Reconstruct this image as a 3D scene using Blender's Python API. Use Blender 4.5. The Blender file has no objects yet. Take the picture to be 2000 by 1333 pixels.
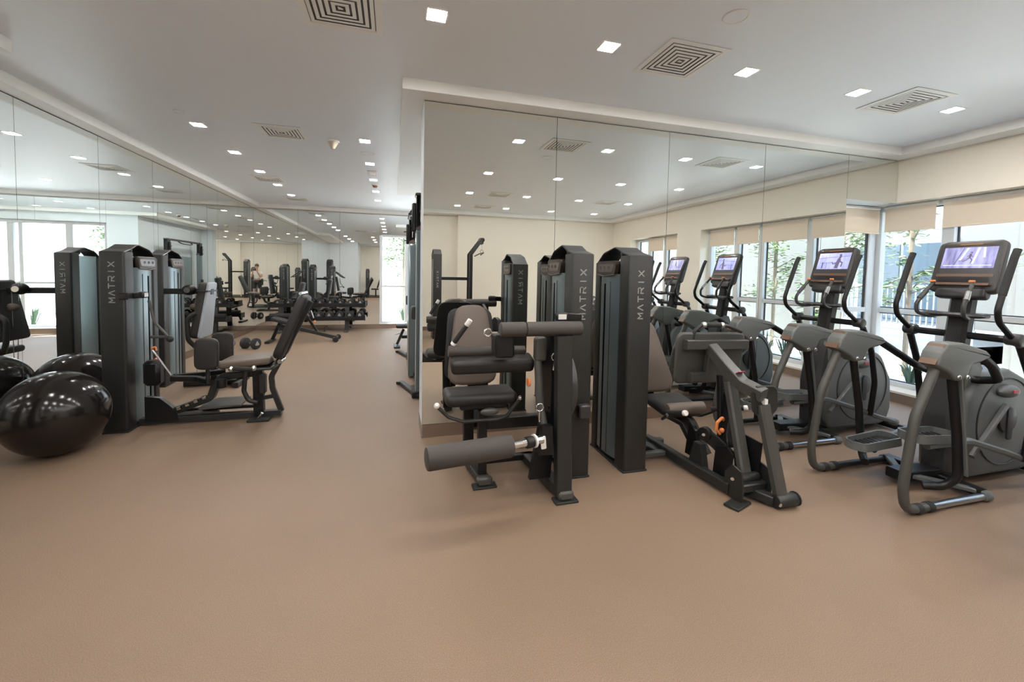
import bpy, math, random
from mathutils import Vector, Matrix
random.seed(7)
V = Vector
PI = math.pi
S = bpy.context.scene
COL = S.collection
# ------------------------------------------------------------------ camera
H = 1.5
cam_d = bpy.data.cameras.new('camera')
cam_d.sensor_width = 36.0
cam_d.lens = 820.0 / 2000.0 * 36.0
cam_d.shift_y = -(666.5 - 575.83) / 2000.0
cam_d.clip_start = 0.02
cam = bpy.data.objects.new('camera', cam_d)
COL.objects.link(cam)
ya, pit, rol = -0.27521968, -0.04780474, -0.0188198
Rm = Matrix.Rotation(ya, 3, 'Z') @ Matrix.Rotation(pit, 3, 'X') @ Matrix.Rotation(rol, 3, 'Y')
cr, cf, cu = Rm.col[0], Rm.col[1], Rm.col[2]
M3 = Matrix((cr, cu, -cf)).transposed()
cam.matrix_world = Matrix.Translation((0, 0, H)) @ M3.to_4x4()
S.camera = cam
# ------------------------------------------------------------------ world, sun, exposure
W = bpy.data.worlds.new('sky'); S.world = W; W.use_nodes = True
wn = W.node_tree.nodes; wl = W.node_tree.links; wn.clear()
wo = wn.new('ShaderNodeOutputWorld'); wb = wn.new('ShaderNodeBackground')
sky = wn.new('ShaderNodeTexSky'); sky.sky_type = 'NISHITA'; sky.sun_disc = False
sky.sun_elevation = math.radians(55); sky.sun_rotation = math.radians(250); sky.dust_density = 3.0; sky.air_density = 1.0
wl.new(sky.outputs[0], wb.inputs[0]); wl.new(wb.outputs[0], wo.inputs[0])
wb.inputs[1].default_value = 1.5
sd = bpy.data.lights.new('sun', 'SUN'); sd.energy = 18; sd.angle = 0.01; sd.color = (1, .99, .97)
sun = bpy.data.objects.new('sun', sd); COL.objects.link(sun)
sun.rotation_euler = V((.28, -.30, -1.05)).to_track_quat('-Z', 'Y').to_euler()
LAMP = 248.0
S.view_settings.view_transform = 'Standard'; S.view_settings.look = 'None'
S.view_settings.gamma = 1; S.view_settings.use_curve_mapping = False
S.view_settings.exposure = 0.66
S.cycles.max_bounces = 14; S.cycles.diffuse_bounces = 4; S.cycles.glossy_bounces = 10
S.cycles.transparent_max_bounces = 16; S.cycles.transmission_bounces = 4
S.cycles.sample_clamp_indirect = 6.0; S.cycles.caustics_refractive = False; S.cycles.caustics_reflective = True; S.cycles.blur_glossy = 0.3
S.cycles.use_denoising = True
# ------------------------------------------------------------------ materials
def mat(name, col, rough=.5, metal=0.0, spec=.5, emit=None, es=0.0, bump=None, var=None, coat=0.0, vscale=None):
    m = bpy.data.materials.new(name); m.use_nodes = True
    nt = m.node_tree; p = nt.nodes['Principled BSDF']
    p.inputs['Base Color'].default_value = (*col, 1); p.inputs['Roughness'].default_value = rough
    p.inputs['Metallic'].default_value = metal; p.inputs['Specular IOR Level'].default_value = spec
    p.inputs['Coat Weight'].default_value = coat
    if emit:
        p.inputs['Emission Color'].default_value = (*emit, 1); p.inputs['Emission Strength'].default_value = es
    tc = nt.nodes.new('ShaderNodeTexCoord')
    if var:
        n = nt.nodes.new('ShaderNodeTexNoise'); n.inputs['Scale'].default_value = vscale or 6; n.inputs['Detail'].default_value = 4
        r = nt.nodes.new('ShaderNodeMapRange'); r.inputs[3].default_value = 1 - var; r.inputs[4].default_value = 1 + var
        mx = nt.nodes.new('ShaderNodeVectorMath'); mx.operation = 'SCALE'; mx.inputs[0].default_value = col
        nt.links.new(tc.outputs['Object'], n.inputs['Vector']); nt.links.new(n.outputs[0], r.inputs[0])
        nt.links.new(r.outputs[0], mx.inputs['Scale']); nt.links.new(mx.outputs[0], p.inputs['Base Color'])
    if bump:
        n = nt.nodes.new('ShaderNodeTexNoise'); n.inputs['Scale'].default_value = bump[0]; n.inputs['Detail'].default_value = 3
        b = nt.nodes.new('ShaderNodeBump'); b.inputs['Strength'].default_value = bump[1]; b.inputs['Distance'].default_value = bump[2] if len(bump) > 2 else .01
        nt.links.new(tc.outputs['Object'], n.inputs['Vector']); nt.links.new(n.outputs[0], b.inputs['Height']); nt.links.new(b.outputs[0], p.inputs['Normal'])
    return m
def glass_mat(name, tint=(.93, .97, .96), refl=.09):
    m = bpy.data.materials.new(name); m.use_nodes = True; nt = m.node_tree; nt.nodes.clear()
    o = nt.nodes.new('ShaderNodeOutputMaterial'); mx = nt.nodes.new('ShaderNodeMixShader')
    t = nt.nodes.new('ShaderNodeBsdfTransparent'); g = nt.nodes.new('ShaderNodeBsdfGlossy')
    t.inputs[0].default_value = (*tint, 1); g.inputs['Roughness'].default_value = 0.0
    fr = nt.nodes.new('ShaderNodeFresnel'); ge = nt.nodes.new('ShaderNodeNewGeometry'); ml = nt.nodes.new('ShaderNodeMath'); ml.operation = 'MULTIPLY_ADD'; ml.inputs[1].default_value = 1 / 1.35 - 1.35; ml.inputs[2].default_value = 1.35
    nt.links.new(ge.outputs['Backfacing'], ml.inputs[0]); nt.links.new(ml.outputs[0], fr.inputs[0])
    nt.links.new(fr.outputs[0], mx.inputs[0]); nt.links.new(t.outputs[0], mx.inputs[1]); nt.links.new(g.outputs[0], mx.inputs[2]); nt.links.new(mx.outputs[0], o.inputs[0])
    return m
def floor_mat():
    m = mat('rubber floor speckled', (.27, .2, .15), .55, spec=.5, bump=(330, .3, .002)); nt = m.node_tree; p = nt.nodes['Principled BSDF']
    tc = nt.nodes.new('ShaderNodeTexCoord')
    n1 = nt.nodes.new('ShaderNodeTexNoise'); n1.inputs['Scale'].default_value = 300; n1.inputs['Detail'].default_value = 2
    n2 = nt.nodes.new('ShaderNodeTexNoise'); n2.inputs['Scale'].default_value = .9; n2.inputs['Detail'].default_value = 5
    c1 = nt.nodes.new('ShaderNodeValToRGB'); c1.color_ramp.elements[0].position = .32; c1.color_ramp.elements[1].position = .7
    c1.color_ramp.elements[0].color = (.130, .089, .059, 1); c1.color_ramp.elements[1].color = (.265, .180, .117, 1)
    r = nt.nodes.new('ShaderNodeMapRange'); r.inputs[1].default_value = .3; r.inputs[2].default_value = .7; r.inputs[3].default_value = .93; r.inputs[4].default_value = 1.06
    mx = nt.nodes.new('ShaderNodeVectorMath'); mx.operation = 'SCALE'
    for n in (n1, n2): nt.links.new(tc.outputs['Object'], n.inputs['Vector'])
    nt.links.new(n1.outputs[0], c1.inputs[0]); nt.links.new(n2.outputs[0], r.inputs[0])
    nt.links.new(c1.outputs[0], mx.inputs[0]); nt.links.new(r.outputs[0], mx.inputs['Scale']); nt.links.new(mx.outputs[0], p.inputs['Base Color'])
    return m
MT = dict(
    floor=floor_mat(),
    ceil=mat('ceiling paint', (.84, .88, .925), .42, spec=.45, bump=(1.1, .12, .05)),
    trimw=mat('white trim paint', (.88, .88, .85), .5),
    wall=mat('cream wall paint', (.80, .75, .65), .7, bump=(90, .08, .002)),
    wallw=mat('pale wall paint', (.64, .69, .72), .7),
    mirror=mat('mirror silver', (.86, .885, .865), .0, 1.0),
    medge=mat('mirror joint', (.10, .11, .10), .5),
    skirt=mat('brushed bronze skirting', (.36, .29, .24), .22, .85),
    alu=mat('grey aluminium frame', (.58, .60, .60), .45, .1),
    gasket=mat('black gasket', (.02, .02, .025), .5),
    duct=mat('vent shade grey', (.10, .095, .09), .7),
    glass=glass_mat('window glass'),
    blind=mat('cream roller blind', (.72, .62, .50), .8, bump=(300, .1, .001)),
    stone=mat('pale sill stone', (.60, .52, .42), .5, var=.06),
    black=mat('black powder coat', (.006, .006, .0065), .4, spec=.35),
    frame=mat('dark grey powder coat', (.018, .0185, .0175), .42, spec=.4),
    grey=mat('warm grey powder coat', (.056, .055, .050), .42, spec=.5),
    pad=mat('black upholstery', (.014, .0125, .012), .55, bump=(350, .25, .001)),
    padbr=mat('dark brown upholstery', (.105, .080, .064), .55, bump=(350, .25, .001)),
    foam=mat('grey foam roller', (.046, .040, .035), .7, bump=(250, .2, .001)),
    shroud=mat('smoked shroud sheet', (.19, .235, .25), .3, .6),
    litcover=mat('window-lit plastic', (.36, .39, .43), .4),  # window light on a glossy back, put into the colour
    shell=mat('grey plastic shell', (.105, .112, .108), .45),
    shelld=mat('dark plastic shell', (.028, .028, .029), .4),
    placard=mat('instruction placard', (.10, .075, .062), .3, coat=.2),
    chrome=mat('chrome', (.75, .75, .75), .12, 1.0),
    steel=mat('brushed steel', (.5, .5, .5), .3, 1.0),
    letter=mat('silver lettering', (.33, .34, .33), .45, .3),
    white=mat('white plastic', (.75, .73, .7), .4),
    orange=mat('orange plastic', (.75, .24, .07), .4),
    red=mat('red label', (.4, .05, .05), .5),
    rubber=mat('black rubber', (.012, .012, .012), .75),
    ball=mat('glossy black ball', (.010, .008, .007), .15, spec=.42),
    bronze=mat('copper trim', (.30, .15, .08), .3, .6),
    screenframe=mat('dark brown console plastic', (.032, .024, .020), .4),
    copper=mat('muted copper plastic and reflection', (.13, .075, .048), .4, .2),  # own colour of the console strips; painted reflection on the cover ends
    platebk=mat('charcoal plate', (.042, .042, .038), .45),
    lamp=mat('lamp diffuser', (1, .95, .88), .5, emit=(1, .95, .915), es=LAMP),
)
# ------------------------------------------------------------------ mesh builder
def fillet(pts, r, n=5, closed=False):
    pts = [V(p) for p in pts]; out = []; m = len(pts)
    for i, p in enumerate(pts):
        if not closed and i in (0, m - 1): out.append(p); continue
        a = pts[i - 1]; b = pts[(i + 1) % m]
        da = (a - p); db = (b - p); la, lb = da.length, db.length
        rr = r[i] if isinstance(r, (list, tuple)) else r
        if rr <= 0 or la < 1e-6 or lb < 1e-6: out.append(p); continue
        da /= la; db /= lb; ang = da.angle(db)
        if ang > PI - .02: out.append(p); continue
        t = min(rr / math.tan(ang / 2), la * .49, lb * .49)
        p0 = p + da * t; p1 = p + db * t
        for k in range(n + 1):
            s = k / n; out.append(p0 * (1 - s) ** 2 + p * 2 * s * (1 - s) + p1 * s * s)
    return out
class MB:
    def __init__(s): s.v = []; s.f = []
    def add(s, vs, fs):
        o = len(s.v); s.v += [V(x) for x in vs]; s.f += [tuple(i + o for i in f) for f in fs]; return s
    def box(s, c, size, rot=None, ch=0.0):
        x, y, z = [q / 2 for q in size]; c = V(c)
        R = rot if isinstance(rot, Matrix) else (Matrix.Rotation(rot, 3, 'Z') if rot else Matrix.Identity(3))
        if ch <= 0:
            vs = [(sx * x, sy * y, sz * z) for sx in (-1, 1) for sy in (-1, 1) for sz in (-1, 1)]
            fs = [(0, 1, 3, 2), (4, 6, 7, 5), (0, 4, 5, 1), (2, 3, 7, 6), (0, 2, 6, 4), (1, 5, 7, 3)]
        else:
            ch = min(ch, x * .9, y * .9, z * .9); vs = []; fs = []; idx = {}
            for sx in (-1, 1):
                for sy in (-1, 1):
                    for sz in (-1, 1):
                        for k in range(3):
                            q = [sx * x, sy * y, sz * z]
                            for j in range(3):
                                if j != k: q[j] -= (sx, sy, sz)[j] * ch
                            idx[(sx, sy, sz, k)] = len(vs); vs.append(q)
            ord4 = [(-1, -1), (1, -1), (1, 1), (-1, 1)]
            for k in range(3):
                o = [j for j in range(3) if j != k]
                for sg in (-1, 1):
                    f = []
                    for a, b in ord4:
                        q = [0, 0, 0]; q[k] = sg; q[o[0]] = a; q[o[1]] = b; f.append(idx[(*q, k)])
                    fs.append(tuple(f))
            for k in range(3):
                o = [j for j in range(3) if j != k]
                for a in (-1, 1):
                    for b in (-1, 1):
                        q1 = [0, 0, 0]; q1[o[0]] = a; q1[o[1]] = b; q2 = list(q1); q1[k] = -1; q2[k] = 1
                        fs.append((idx[(*q1, o[0])], idx[(*q1, o[1])], idx[(*q2, o[1])], idx[(*q2, o[0])]))
            for sx in (-1, 1):
                for sy in (-1, 1):
                    for sz in (-1, 1): fs.append(tuple(idx[(sx, sy, sz, k)] for k in range(3)))
        return s.add([c + R @ V(q) for q in vs], fs)
    def bx(s, x0, x1, y0, y1, z0, z1, ch=0.0):
        return s.box(((x0 + x1) / 2, (y0 + y1) / 2, (z0 + z1) / 2), (abs(x1 - x0), abs(y1 - y0), abs(z1 - z0)), None, ch)
    def sweep(s, path, sec, up=(0, 0, 1), scale=None, cap=True, closed=False):
        path = [V(p) for p in path]; n = len(path); up = V(up); m = len(sec); vs = []; fs = []; side = None
        for i, p in enumerate(path):
            if closed: t = path[(i + 1) % n] - path[i - 1]
            else: t = path[min(i + 1, n - 1)] - path[max(i - 1, 0)]
            t.normalize()
            if side is None:
                u = up if abs(t.dot(up)) < .97 else V((1, 0, 0)) if abs(t.x) < .9 else V((0, 1, 0))
                side = t.cross(u).normalized()
            else:
                side = (side - t * side.dot(t)).normalized()
            w = side.cross(t).normalized(); k = scale[i] if scale else 1
            miter = 1.0
            for a, b in sec: vs.append(p + side * a * k + w * b * k)
        for i in range(n if closed else n - 1):
            j = (i + 1) % n
            for k in range(m): fs.append((i * m + k, i * m + (k + 1) % m, j * m + (k + 1) % m, j * m + k))
        if cap and not closed: fs.append(tuple(range(m))[::-1]); fs.append(tuple(range((n - 1) * m, n * m)))
        return s.add(vs, fs)
    def tube(s, path, r, n=12, bend=None, scale=None, closed=False):
        if bend: path = fillet(path, bend, 5, closed)
        return s.sweep(path, [(r * math.cos(2 * PI * k / n), r * math.sin(2 * PI * k / n)) for k in range(n)], scale=scale, closed=closed)
    def beam(s, path, w, h, up=(0, 0, 1), bend=None, ch=.006, scale=None):
        if bend: path = fillet(path, bend, 5)
        a, b = w / 2, h / 2; c = min(ch, a * .8, b * .8)
        sec = [(a - c, -b), (a, -b + c), (a, b - c), (a - c, b), (-a + c, b), (-a, b - c), (-a, -b + c), (-a + c, -b)]
        return s.sweep(path, sec, up, scale)
    def cyl(s, a, b, r, n=18, r2=None, ch=0.0):
        a, b = V(a), V(b); r2 = r if r2 is None else r2
        if ch > 0:
            d = (b - a).normalized() * ch
            return s.sweep([a, a + d * .3, a + d, b - d, b - d * .3, b], [(math.cos(2 * PI * k / n), math.sin(2 * PI * k / n)) for k in range(n)], scale=[r - ch, r - ch * .3, r, r2, r2 - ch * .3, r2 - ch])
        return s.sweep([a, b], [(math.cos(2 * PI * k / n), math.sin(2 * PI * k / n)) for k in range(n)], scale=[r, r2])
    def ring(s, c, nrm, R, r, n=20, m=8):
        nrm = V(nrm).normalized(); u = nrm.orthogonal().normalized(); w = nrm.cross(u)
        return s.tube([V(c) + (u * math.cos(2 * PI * k / n) + w * math.sin(2 * PI * k / n)) * R for k in range(n)], r, m, closed=True)
    def ball(s, c, r, n=16, m=10, sc=(1, 1, 1), rot=None):
        vs = []; fs = []; c = V(c); R = rot or Matrix.Identity(3)
        vs.append(c + R @ V((0, 0, -r * sc[2])))
        for j in range(1, m):
            th = -PI / 2 + PI * j / m
            for k in range(n):
                a = 2 * PI * k / n
                vs.append(c + R @ V((r * math.cos(th) * math.cos(a) * sc[0], r * math.cos(th) * math.sin(a) * sc[1], r * math.sin(th) * sc[2])))
        vs.append(c + R @ V((0, 0, r * sc[2])))
        for k in range(n): fs.append((0, 1 + (k + 1) % n, 1 + k)); fs.append((len(vs) - 1, 1 + (m - 2) * n + k, 1 + (m - 2) * n + (k + 1) % n))
        for j in range(m - 2):
            for k in range(n): fs.append((1 + j * n + k, 1 + j * n + (k + 1) % n, 1 + (j + 1) * n + (k + 1) % n, 1 + (j + 1) * n + k))
        return s.add(vs, fs)
    def prism(s, out, o, u, v, t, e=0.0, k=3):
        """outline (list of 2D) in the plane o+u*x+v*y, thickness t along u x v, edges rounded by e"""
        o, u, v = V(o), V(u).normalized(), V(v).normalized(); nn = u.cross(v).normalized(); m = len(out)
        P = [V((a, b)) for a, b in out]
        area = sum(P[i - 1].x * P[i].y - P[i].x * P[i - 1].y for i in range(m))
        if area < 0: P.reverse()
        off = []
        for i in range(m):
            a = (P[i] - P[i - 1]); b = (P[(i + 1) % m] - P[i])
            a = V((-a.y, a.x)); b = V((-b.y, b.x))
            a = a.normalized() if a.length > 1e-9 else b.normalized(); b = b.normalized() if b.length > 1e-9 else a
            q = a + b; q = q / max(q.length_squared, .3) * 2 if q.length > 1e-6 else a
            off.append(q)
        lay = []
        if e > 0:
            for j in range(k + 1):
                th = PI / 2 * j / k; lay.append((e * (1 - math.sin(th)), e * (1 - math.cos(th))))
            lay = [(a, b) for a, b in lay]; lay = lay + [(a, t - b) for a, b in reversed(lay)]
        else: lay = [(0, 0), (0, t)]
        vs = []; fs = []
        for ins, h in lay:
            for i in range(m):
                q = P[i] + off[i] * ins; vs.append(o + u * q.x + v * q.y + nn * h)
        L = len(lay)
        for j in range(L - 1):
            for i in range(m): fs.append((j * m + i, j * m + (i + 1) % m, (j + 1) * m + (i + 1) % m, (j + 1) * m + i))
        fs.append(tuple(range(m))[::-1]); fs.append(tuple(range((L - 1) * m, L * m)))
        return s.add(vs, fs)
    def rpad(s, c, u, v, w, h, t, r=.03, e=.015, w2=None):
        """rounded pad centred at c; u across (w at the bottom, w2 at the top), v up, thickness t centred"""
        w2 = w if w2 is None else w2; u, v = V(u).normalized(), V(v).normalized(); nn = u.cross(v)
        out = fillet([(-w / 2, -h / 2, 0), (w / 2, -h / 2, 0), (w2 / 2, h / 2, 0), (-w2 / 2, h / 2, 0)], r, 4, True)
        return s.prism([(p.x, p.y) for p in out], V(c) - nn * t / 2, u, v, t, e)
    def mesh(s, name, m, o=(0, 0, 0), smooth=True):
        o = V(o); me = bpy.data.meshes.new(name); me.from_pydata([v - o for v in s.v], [], s.f)
        me.materials.append(m if not isinstance(m, str) else MT[m]); me.validate()
        import bmesh as _b
        b = _b.new(); b.from_mesh(me); _b.ops.recalc_face_normals(b, faces=b.faces); b.to_mesh(me); b.free()
        if smooth:
            me.polygons.foreach_set('use_smooth', [True] * len(me.polygons)); me.set_sharp_from_angle(angle=math.radians(38))
        return me
def struct(name, mb, m, parent=None, label=None):
    o = bpy.data.objects.new(name, mb.mesh(name, m)); COL.objects.link(o)
    if parent: o.parent = parent
    else: o['kind'] = 'structure'
    if label: o['label'] = label
    return o
class Thing:
    def __init__(s, name, label, cat, base=(0, 0, 0), group=None):
        s.o = bpy.data.objects.new(name, None); s.o.empty_display_size = .1; s.b = V(base); s.o.location = s.b; COL.objects.link(s.o)
        s.o['label'] = label; s.o['category'] = cat
        if group: s.o['group'] = group
    def part(s, name, mb, m, parent=None, label=None, smooth=True):
        o = bpy.data.objects.new(name, mb.mesh(name, m, s.b, smooth)); COL.objects.link(o); o.parent = parent or s.o
        if label: o['label'] = label
        return o
def single(name, mb, m, label, cat, base, group=None):
    o = bpy.data.objects.new(name, mb.mesh(name, m, base)); o.location = base; COL.objects.link(o)
    o['label'] = label; o['category'] = cat
    if group: o['group'] = group
    return o
def copy_tree(o, parent=None):
    c = o.copy(); COL.objects.link(c); c.parent = parent
    for ch in list(o.children): copy_tree(ch, c)
    return c
def dup(o, loc, rot=None, label=None, group=None):
    kids = list(o.children)
    c = copy_tree(o); c.location = V(loc)
    if rot is not None: c.rotation_euler = (0, 0, rot)
    if label: c['label'] = label
    if group: c['group'] = group
    return c
# ------------------------------------------------------------------ room shell
LX, FY, BY = -3.30, 11.65, -3.45       # left mirror, far mirror, back wall
ZT, ZC = 3.016, 3.107                  # soffit underside, ceiling
MX0, MX1, MY = 0.25, 5.25, 3.83        # partition block
RX = 6.09                              # header face over the east windows
GX = 6.35                              # east glass plane
NY = 4.19                              # north glass slice plane
struct('floor', MB().bx(-3.5, 6.35, -3.7, 11.95, -.12, 0), 'floor')
struct('ceiling', MB().bx(-3.5, 6.6, -3.7, 11.95, ZC, ZC + .25), 'ceil')
# dropped border of the ceiling
struct('trim_1', MB().bx(-3.3, -3.12, 3.95, FY, ZT, ZC).bx(-3.3, -2.64, -1.2, 3.95, ZT, ZC), 'trimw')
struct('trim_2', MB().bx(-3.12, 2.4, FY - .18, FY + .1, ZT, ZC), 'trimw')
struct('trim_3', MB().bx(.062, 5.84, 3.65, 8.6, ZT, ZC).bx(5.84, RX, 3.65, NY + .02, ZT, ZC), 'trimw')
struct('trim_4', MB().bx(5.84, RX + .02, -3.27, 3.65, ZT, ZC), 'trimw')
struct('trim_5', MB().bx(-1.9, 5.84, -3.46, -3.07, ZT, ZC), 'trimw')
def mirror_wall(name, body, panels, skirt, top=True):
    w = struct(name, body, 'medge')
    for q in panels: struct('mirror_panel', q, 'mirror', w)
    return w
# partition block with its mirror face
body = MB().bx(MX0, MX1, MY + .012, NY, 0, ZT).bx(.62, MX1, NY, 8.4, 0, ZT)
blk = struct('wall_partition', body, 'wallw')
e = .002
for i in range(4):
    struct('mirror_panel', MB().bx(MX0 + 1.25 * i + e, MX0 + 1.25 * (i + 1) - e, MY, MY + .011, .12, ZT - .008), 'mirror', blk)
struct('mirror_panel', MB().bx(MX1 + e, RX - .004, MY, MY + .011, 2.49, ZT - .008), 'mirror', blk)
struct('mirror_joint', MB().bx(MX0 + .004, RX - .006, MY + .0113, MY + .0118, 2.5, ZT), 'medge', blk)
struct('mirror_joint', MB().bx(MX0 + .004, MX1 - .004, MY + .0113, MY + .0118, .13, ZT), 'medge', blk)
struct('header_box', MB().bx(MX1, GX + .12, MY + .012, NY + .12, 2.49, ZT), 'wallw', blk)
struct('baseboard_1', MB().bx(MX0 + .006, MX1, MY - .004, MY + .012, 0, .118).bx(MX0 - .004, MX0, MY, NY, 0, .118), 'skirt')
# left mirror wall
lw = struct('wall_left', MB().bx(-3.5, LX - .012, -1.2, FY + .3, 0, ZC), 'medge')
ys = [-1.2, -.77 + 0 * 1.14, .37, 1.51, 2.65, 3.79, 4.93, 6.05, 7.19, 8.33, 9.47, 10.6, FY]
for a, b in zip(ys[:-1], ys[1:]):
    struct('mirror_panel', MB().bx(LX - .011, LX, a + .002, b - .002, .12, ZT - .008), 'mirror', lw)
struct('baseboard_2', MB().bx(LX - .012, LX + .002, -1.2, FY, 0, .118), 'skirt')
# far mirror wall with the window beside it
WX0 = -.36
fw = struct('wall_far', MB().bx(-3.5, WX0, FY + .012, FY + .25, 0, ZC).bx(WX0, 2.6, FY + .012, FY + .25, 2.5, ZC).bx(2.6, 6.6, FY + .012, FY + .25, 0, ZC).bx(WX0, 2.6, FY + .012, FY + .3, 0, .12), 'wallw')
xs = [LX, -2.32, -1.34, WX0]
for a, b in zip(xs[:-1], xs[1:]):
    struct('mirror_panel', MB().bx(a + .002, b - .002, FY, FY + .011, .12, ZT - .008), 'mirror', fw)
struct('mirror_panel', MB().bx(WX0 + .002, .9, FY, FY + .011, 2.5, ZT - .008), 'mirror', fw)
struct('mirror_panel', MB().bx(.904, 2.6, FY, FY + .011, 2.5, ZT - .008), 'mirror', fw)
struct('mirror_joint', MB().bx(LX, WX0 - .003, FY + .0113, FY + .0118, .13, ZT), 'medge', fw)
struct('baseboard_3', MB().bx(LX, 2.6, FY - .004, FY + .012, 0, .118), 'skirt')
# side walls and walls behind the photographer
struct('wall_right', MB().bx(RX, GX + .12, -.42, .33, 0, ZC).bx(RX, GX + .12, -3.6, -2.35, 0, ZC)
       .bx(RX, GX + .12, -2.35, -.42, 2.49, ZC).bx(RX, GX + .12, .33, MY + .012, 2.49, ZC), 'wall')
struct('wall_right_far', MB().bx(MX1, MX1 + .15, 4.3, FY + .2, 0, ZC), 'wall')
struct('wall_back', MB().bx(1.6, RX, -3.6, -3.27, 0, ZC).bx(-2.1, 1.6, -3.75, BY, 0, ZC), 'wall')
struct('wall_back_left', MB().bx(-2.1, -1.9, -3.6, -1.2, 0, ZC).bx(-3.5, -2.1, -1.4, -1.2, 0, ZC), 'wallw')
struct('baseboard_4', MB().bx(1.6, 6.09, -3.27, -3.258, 0, .1).bx(-1.9, 1.6, BY, BY + .012, 0, .1).bx(-3.3, -1.9, -1.2, -1.188, 0, .1), 'skirt')
# ledge under the east windows
struct('trim_6', MB().bx(6.02, GX + .1, -2.35, NY, 0, .115).bx(MX1, 6.02, NY - .05, NY + .1, 0, .115), 'skirt')
struct('trim_7', MB().bx(6.01, GX + .1, -2.35, -.42, .115, .14).bx(6.01, GX + .1, .33, NY, .115, .14).bx(MX1, 6.01, NY - .06, NY + .1, .115, .14), 'stone')
# east windows
def win_e(n, ya_, yb_, posts):
    w = struct('window_%d' % n, MB().bx(GX - .05, GX + .07, ya_, yb_, .14, .2).bx(GX - .05, GX + .07, ya_, yb_, 2.43, 2.5), 'alu')
    for y, wd in posts: struct('window_post', MB().bx(GX - .07, GX + .025, y - wd / 2, y + wd / 2, .2, 2.43, .006), 'alu', w)
    ps = [y for y, _ in posts]
    for (a, wa), (b, wb_) in zip(posts[:-1], posts[1:]):
        a2, b2 = a + wa / 2, b - wb_ / 2
        struct('transom', MB().bx(GX - .045, GX + .05, a2, b2, 1.085, 1.15, .004), 'alu', w)
        for z0, z1 in ((.2, 1.085), (1.15, 2.43)):
            struct('gasket', MB().bx(GX - .012, GX + .012, a2, a2 + .012, z0, z1).bx(GX - .012, GX + .012, b2 - .012, b2, z0, z1).bx(GX - .012, GX + .012, a2, b2, z0, z0 + .012).bx(GX - .012, GX + .012, a2, b2, z1 - .012, z1), 'gasket', w)
            struct('pane', MB().bx(GX - .004, GX + .004, a2 + .003, b2 - .003, z0 + .003, z1 - .003), 'glass', w)
win_e(1, .33, 4.27, [(4.19, .17), (3.40, .12), (2.56, .12), (1.65, .12), (1.09, .12), (.38, .1)])
win_e(2, -2.35, -.42, [(-.47, .1), (-1.1, .12), (-1.75, .12), (-2.3, .1)][::-1])
# north slice of glass behind the end of the mirror
w3 = struct('window_3', MB().bx(MX1, 6.27, NY - .05, NY + .07, .14, .2).bx(MX1, 6.27, NY - .05, NY + .07, 2.43, 2.5), 'alu')
struct('window_post', MB().bx(6.15, 6.27, NY - .03, NY + .02, .2, 2.43, .006), 'alu', w3)
struct('window_post', MB().bx(MX1, MX1 + .1, NY - .04, NY + .08, .2, 2.43, .006), 'alu', w3)
struct('transom', MB().bx(MX1 + .1, 6.15, NY - .03, NY + .02, 1.085, 1.15, .004), 'alu', w3)
for z0, z1 in ((.2, 1.085), (1.15, 2.43)):
    struct('gasket', MB().bx(6.13, 6.15, NY - .012, NY + .012, z0, z1).bx(MX1 + .1, MX1 + .112, NY - .012, NY + .012, z0, z1), 'gasket', w3)
    struct('pane', MB().bx(MX1 + .103, 6.13, NY - .004, NY + .004, z0 + .003, z1 - .003), 'glass', w3)
# far windows
GY = FY + .12
w4 = struct('window_4', MB().bx(WX0, 2.6, GY - .05, GY + .07, .12, .18).bx(WX0, 2.6, GY - .05, GY + .07, 2.43, 2.5), 'alu')
fp = [(WX0 + .035, .07), (.35, .13), (1.2, .07), (1.38, .1), (2.55, .1)]
for x, wd in fp: struct('window_post', MB().bx(x - wd / 2, x + wd / 2, GY - .06, GY + .08, .18, 2.43, .005), 'alu', w4)
for (a, wa), (b, wb_) in zip(fp[:-1], fp[1:]):
    a2, b2 = a + wa / 2, b - wb_ / 2
    struct('transom', MB().bx(a2, b2, GY - .045, GY + .05, 1.1, 1.15, .004), 'alu', w4)
    for z0, z1 in ((.18, 1.1), (1.15, 2.43)): struct('pane', MB().bx(a2 + .003, b2 - .003, GY - .004, GY + .004, z0 + .003, z1 - .003), 'glass', w4)
# roller blinds
def blind(y0, y1, label, zb=2.165):
    t = Thing('roller_blind', label, 'blind', (6.25, (y0 + y1) / 2, 2.47), 'cream roller blinds at the tops of the windows')
    t.part('fabric', MB().bx(6.249, 6.252, y0 + .02, y1 - .02, zb, 2.46), 'blind')
    t.part('roller', MB().cyl((6.26, y0 + .01, 2.465), (6.26, y1 - .01, 2.465), .022, 10), 'white')
    t.part('bottom_bar', MB().bx(6.242, 6.258, y0 + .02, y1 - .02, zb - .018, zb + .004, .003), 'blind')
blind(3.49, 4.07, 'cream roller blind on the east window pane right beside the corner post')
blind(2.58, 3.46, 'long cream roller blind above the nearest elliptical console')
blind(1.67, 2.55, 'cream roller blind third from the corner post, first seen in the mirror')
blind(1.11, 1.63, 'short cream roller blind fourth from the corner post')
blind(.4, 1.07, 'cream roller blind beside the cream wall pier, fifth from the corner post')
blind(-1.08, -.47, 'cream roller blind on the small window past the pier, nearest the pier')
blind(-1.73, -1.12, 'cream roller blind on the small window past the pier, middle one')
t = Thing('roller_blind', 'pale roller blind facing the room on the narrow glass at the end of the mirror', 'blind', (5.75, 4.1, 2.47))
t.part('fabric', MB().bx(MX1 + .02, 6.22, 4.098, 4.101, 2.15, 2.46), 'blind')
t.part('roller', MB().cyl((MX1 + .01, 4.11, 2.465), (6.22, 4.11, 2.465), .022, 10), 'white')
t.part('bottom_bar', MB().bx(MX1 + .02, 6.22, 4.09, 4.108, 2.13, 2.152, .003), 'blind')
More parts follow.
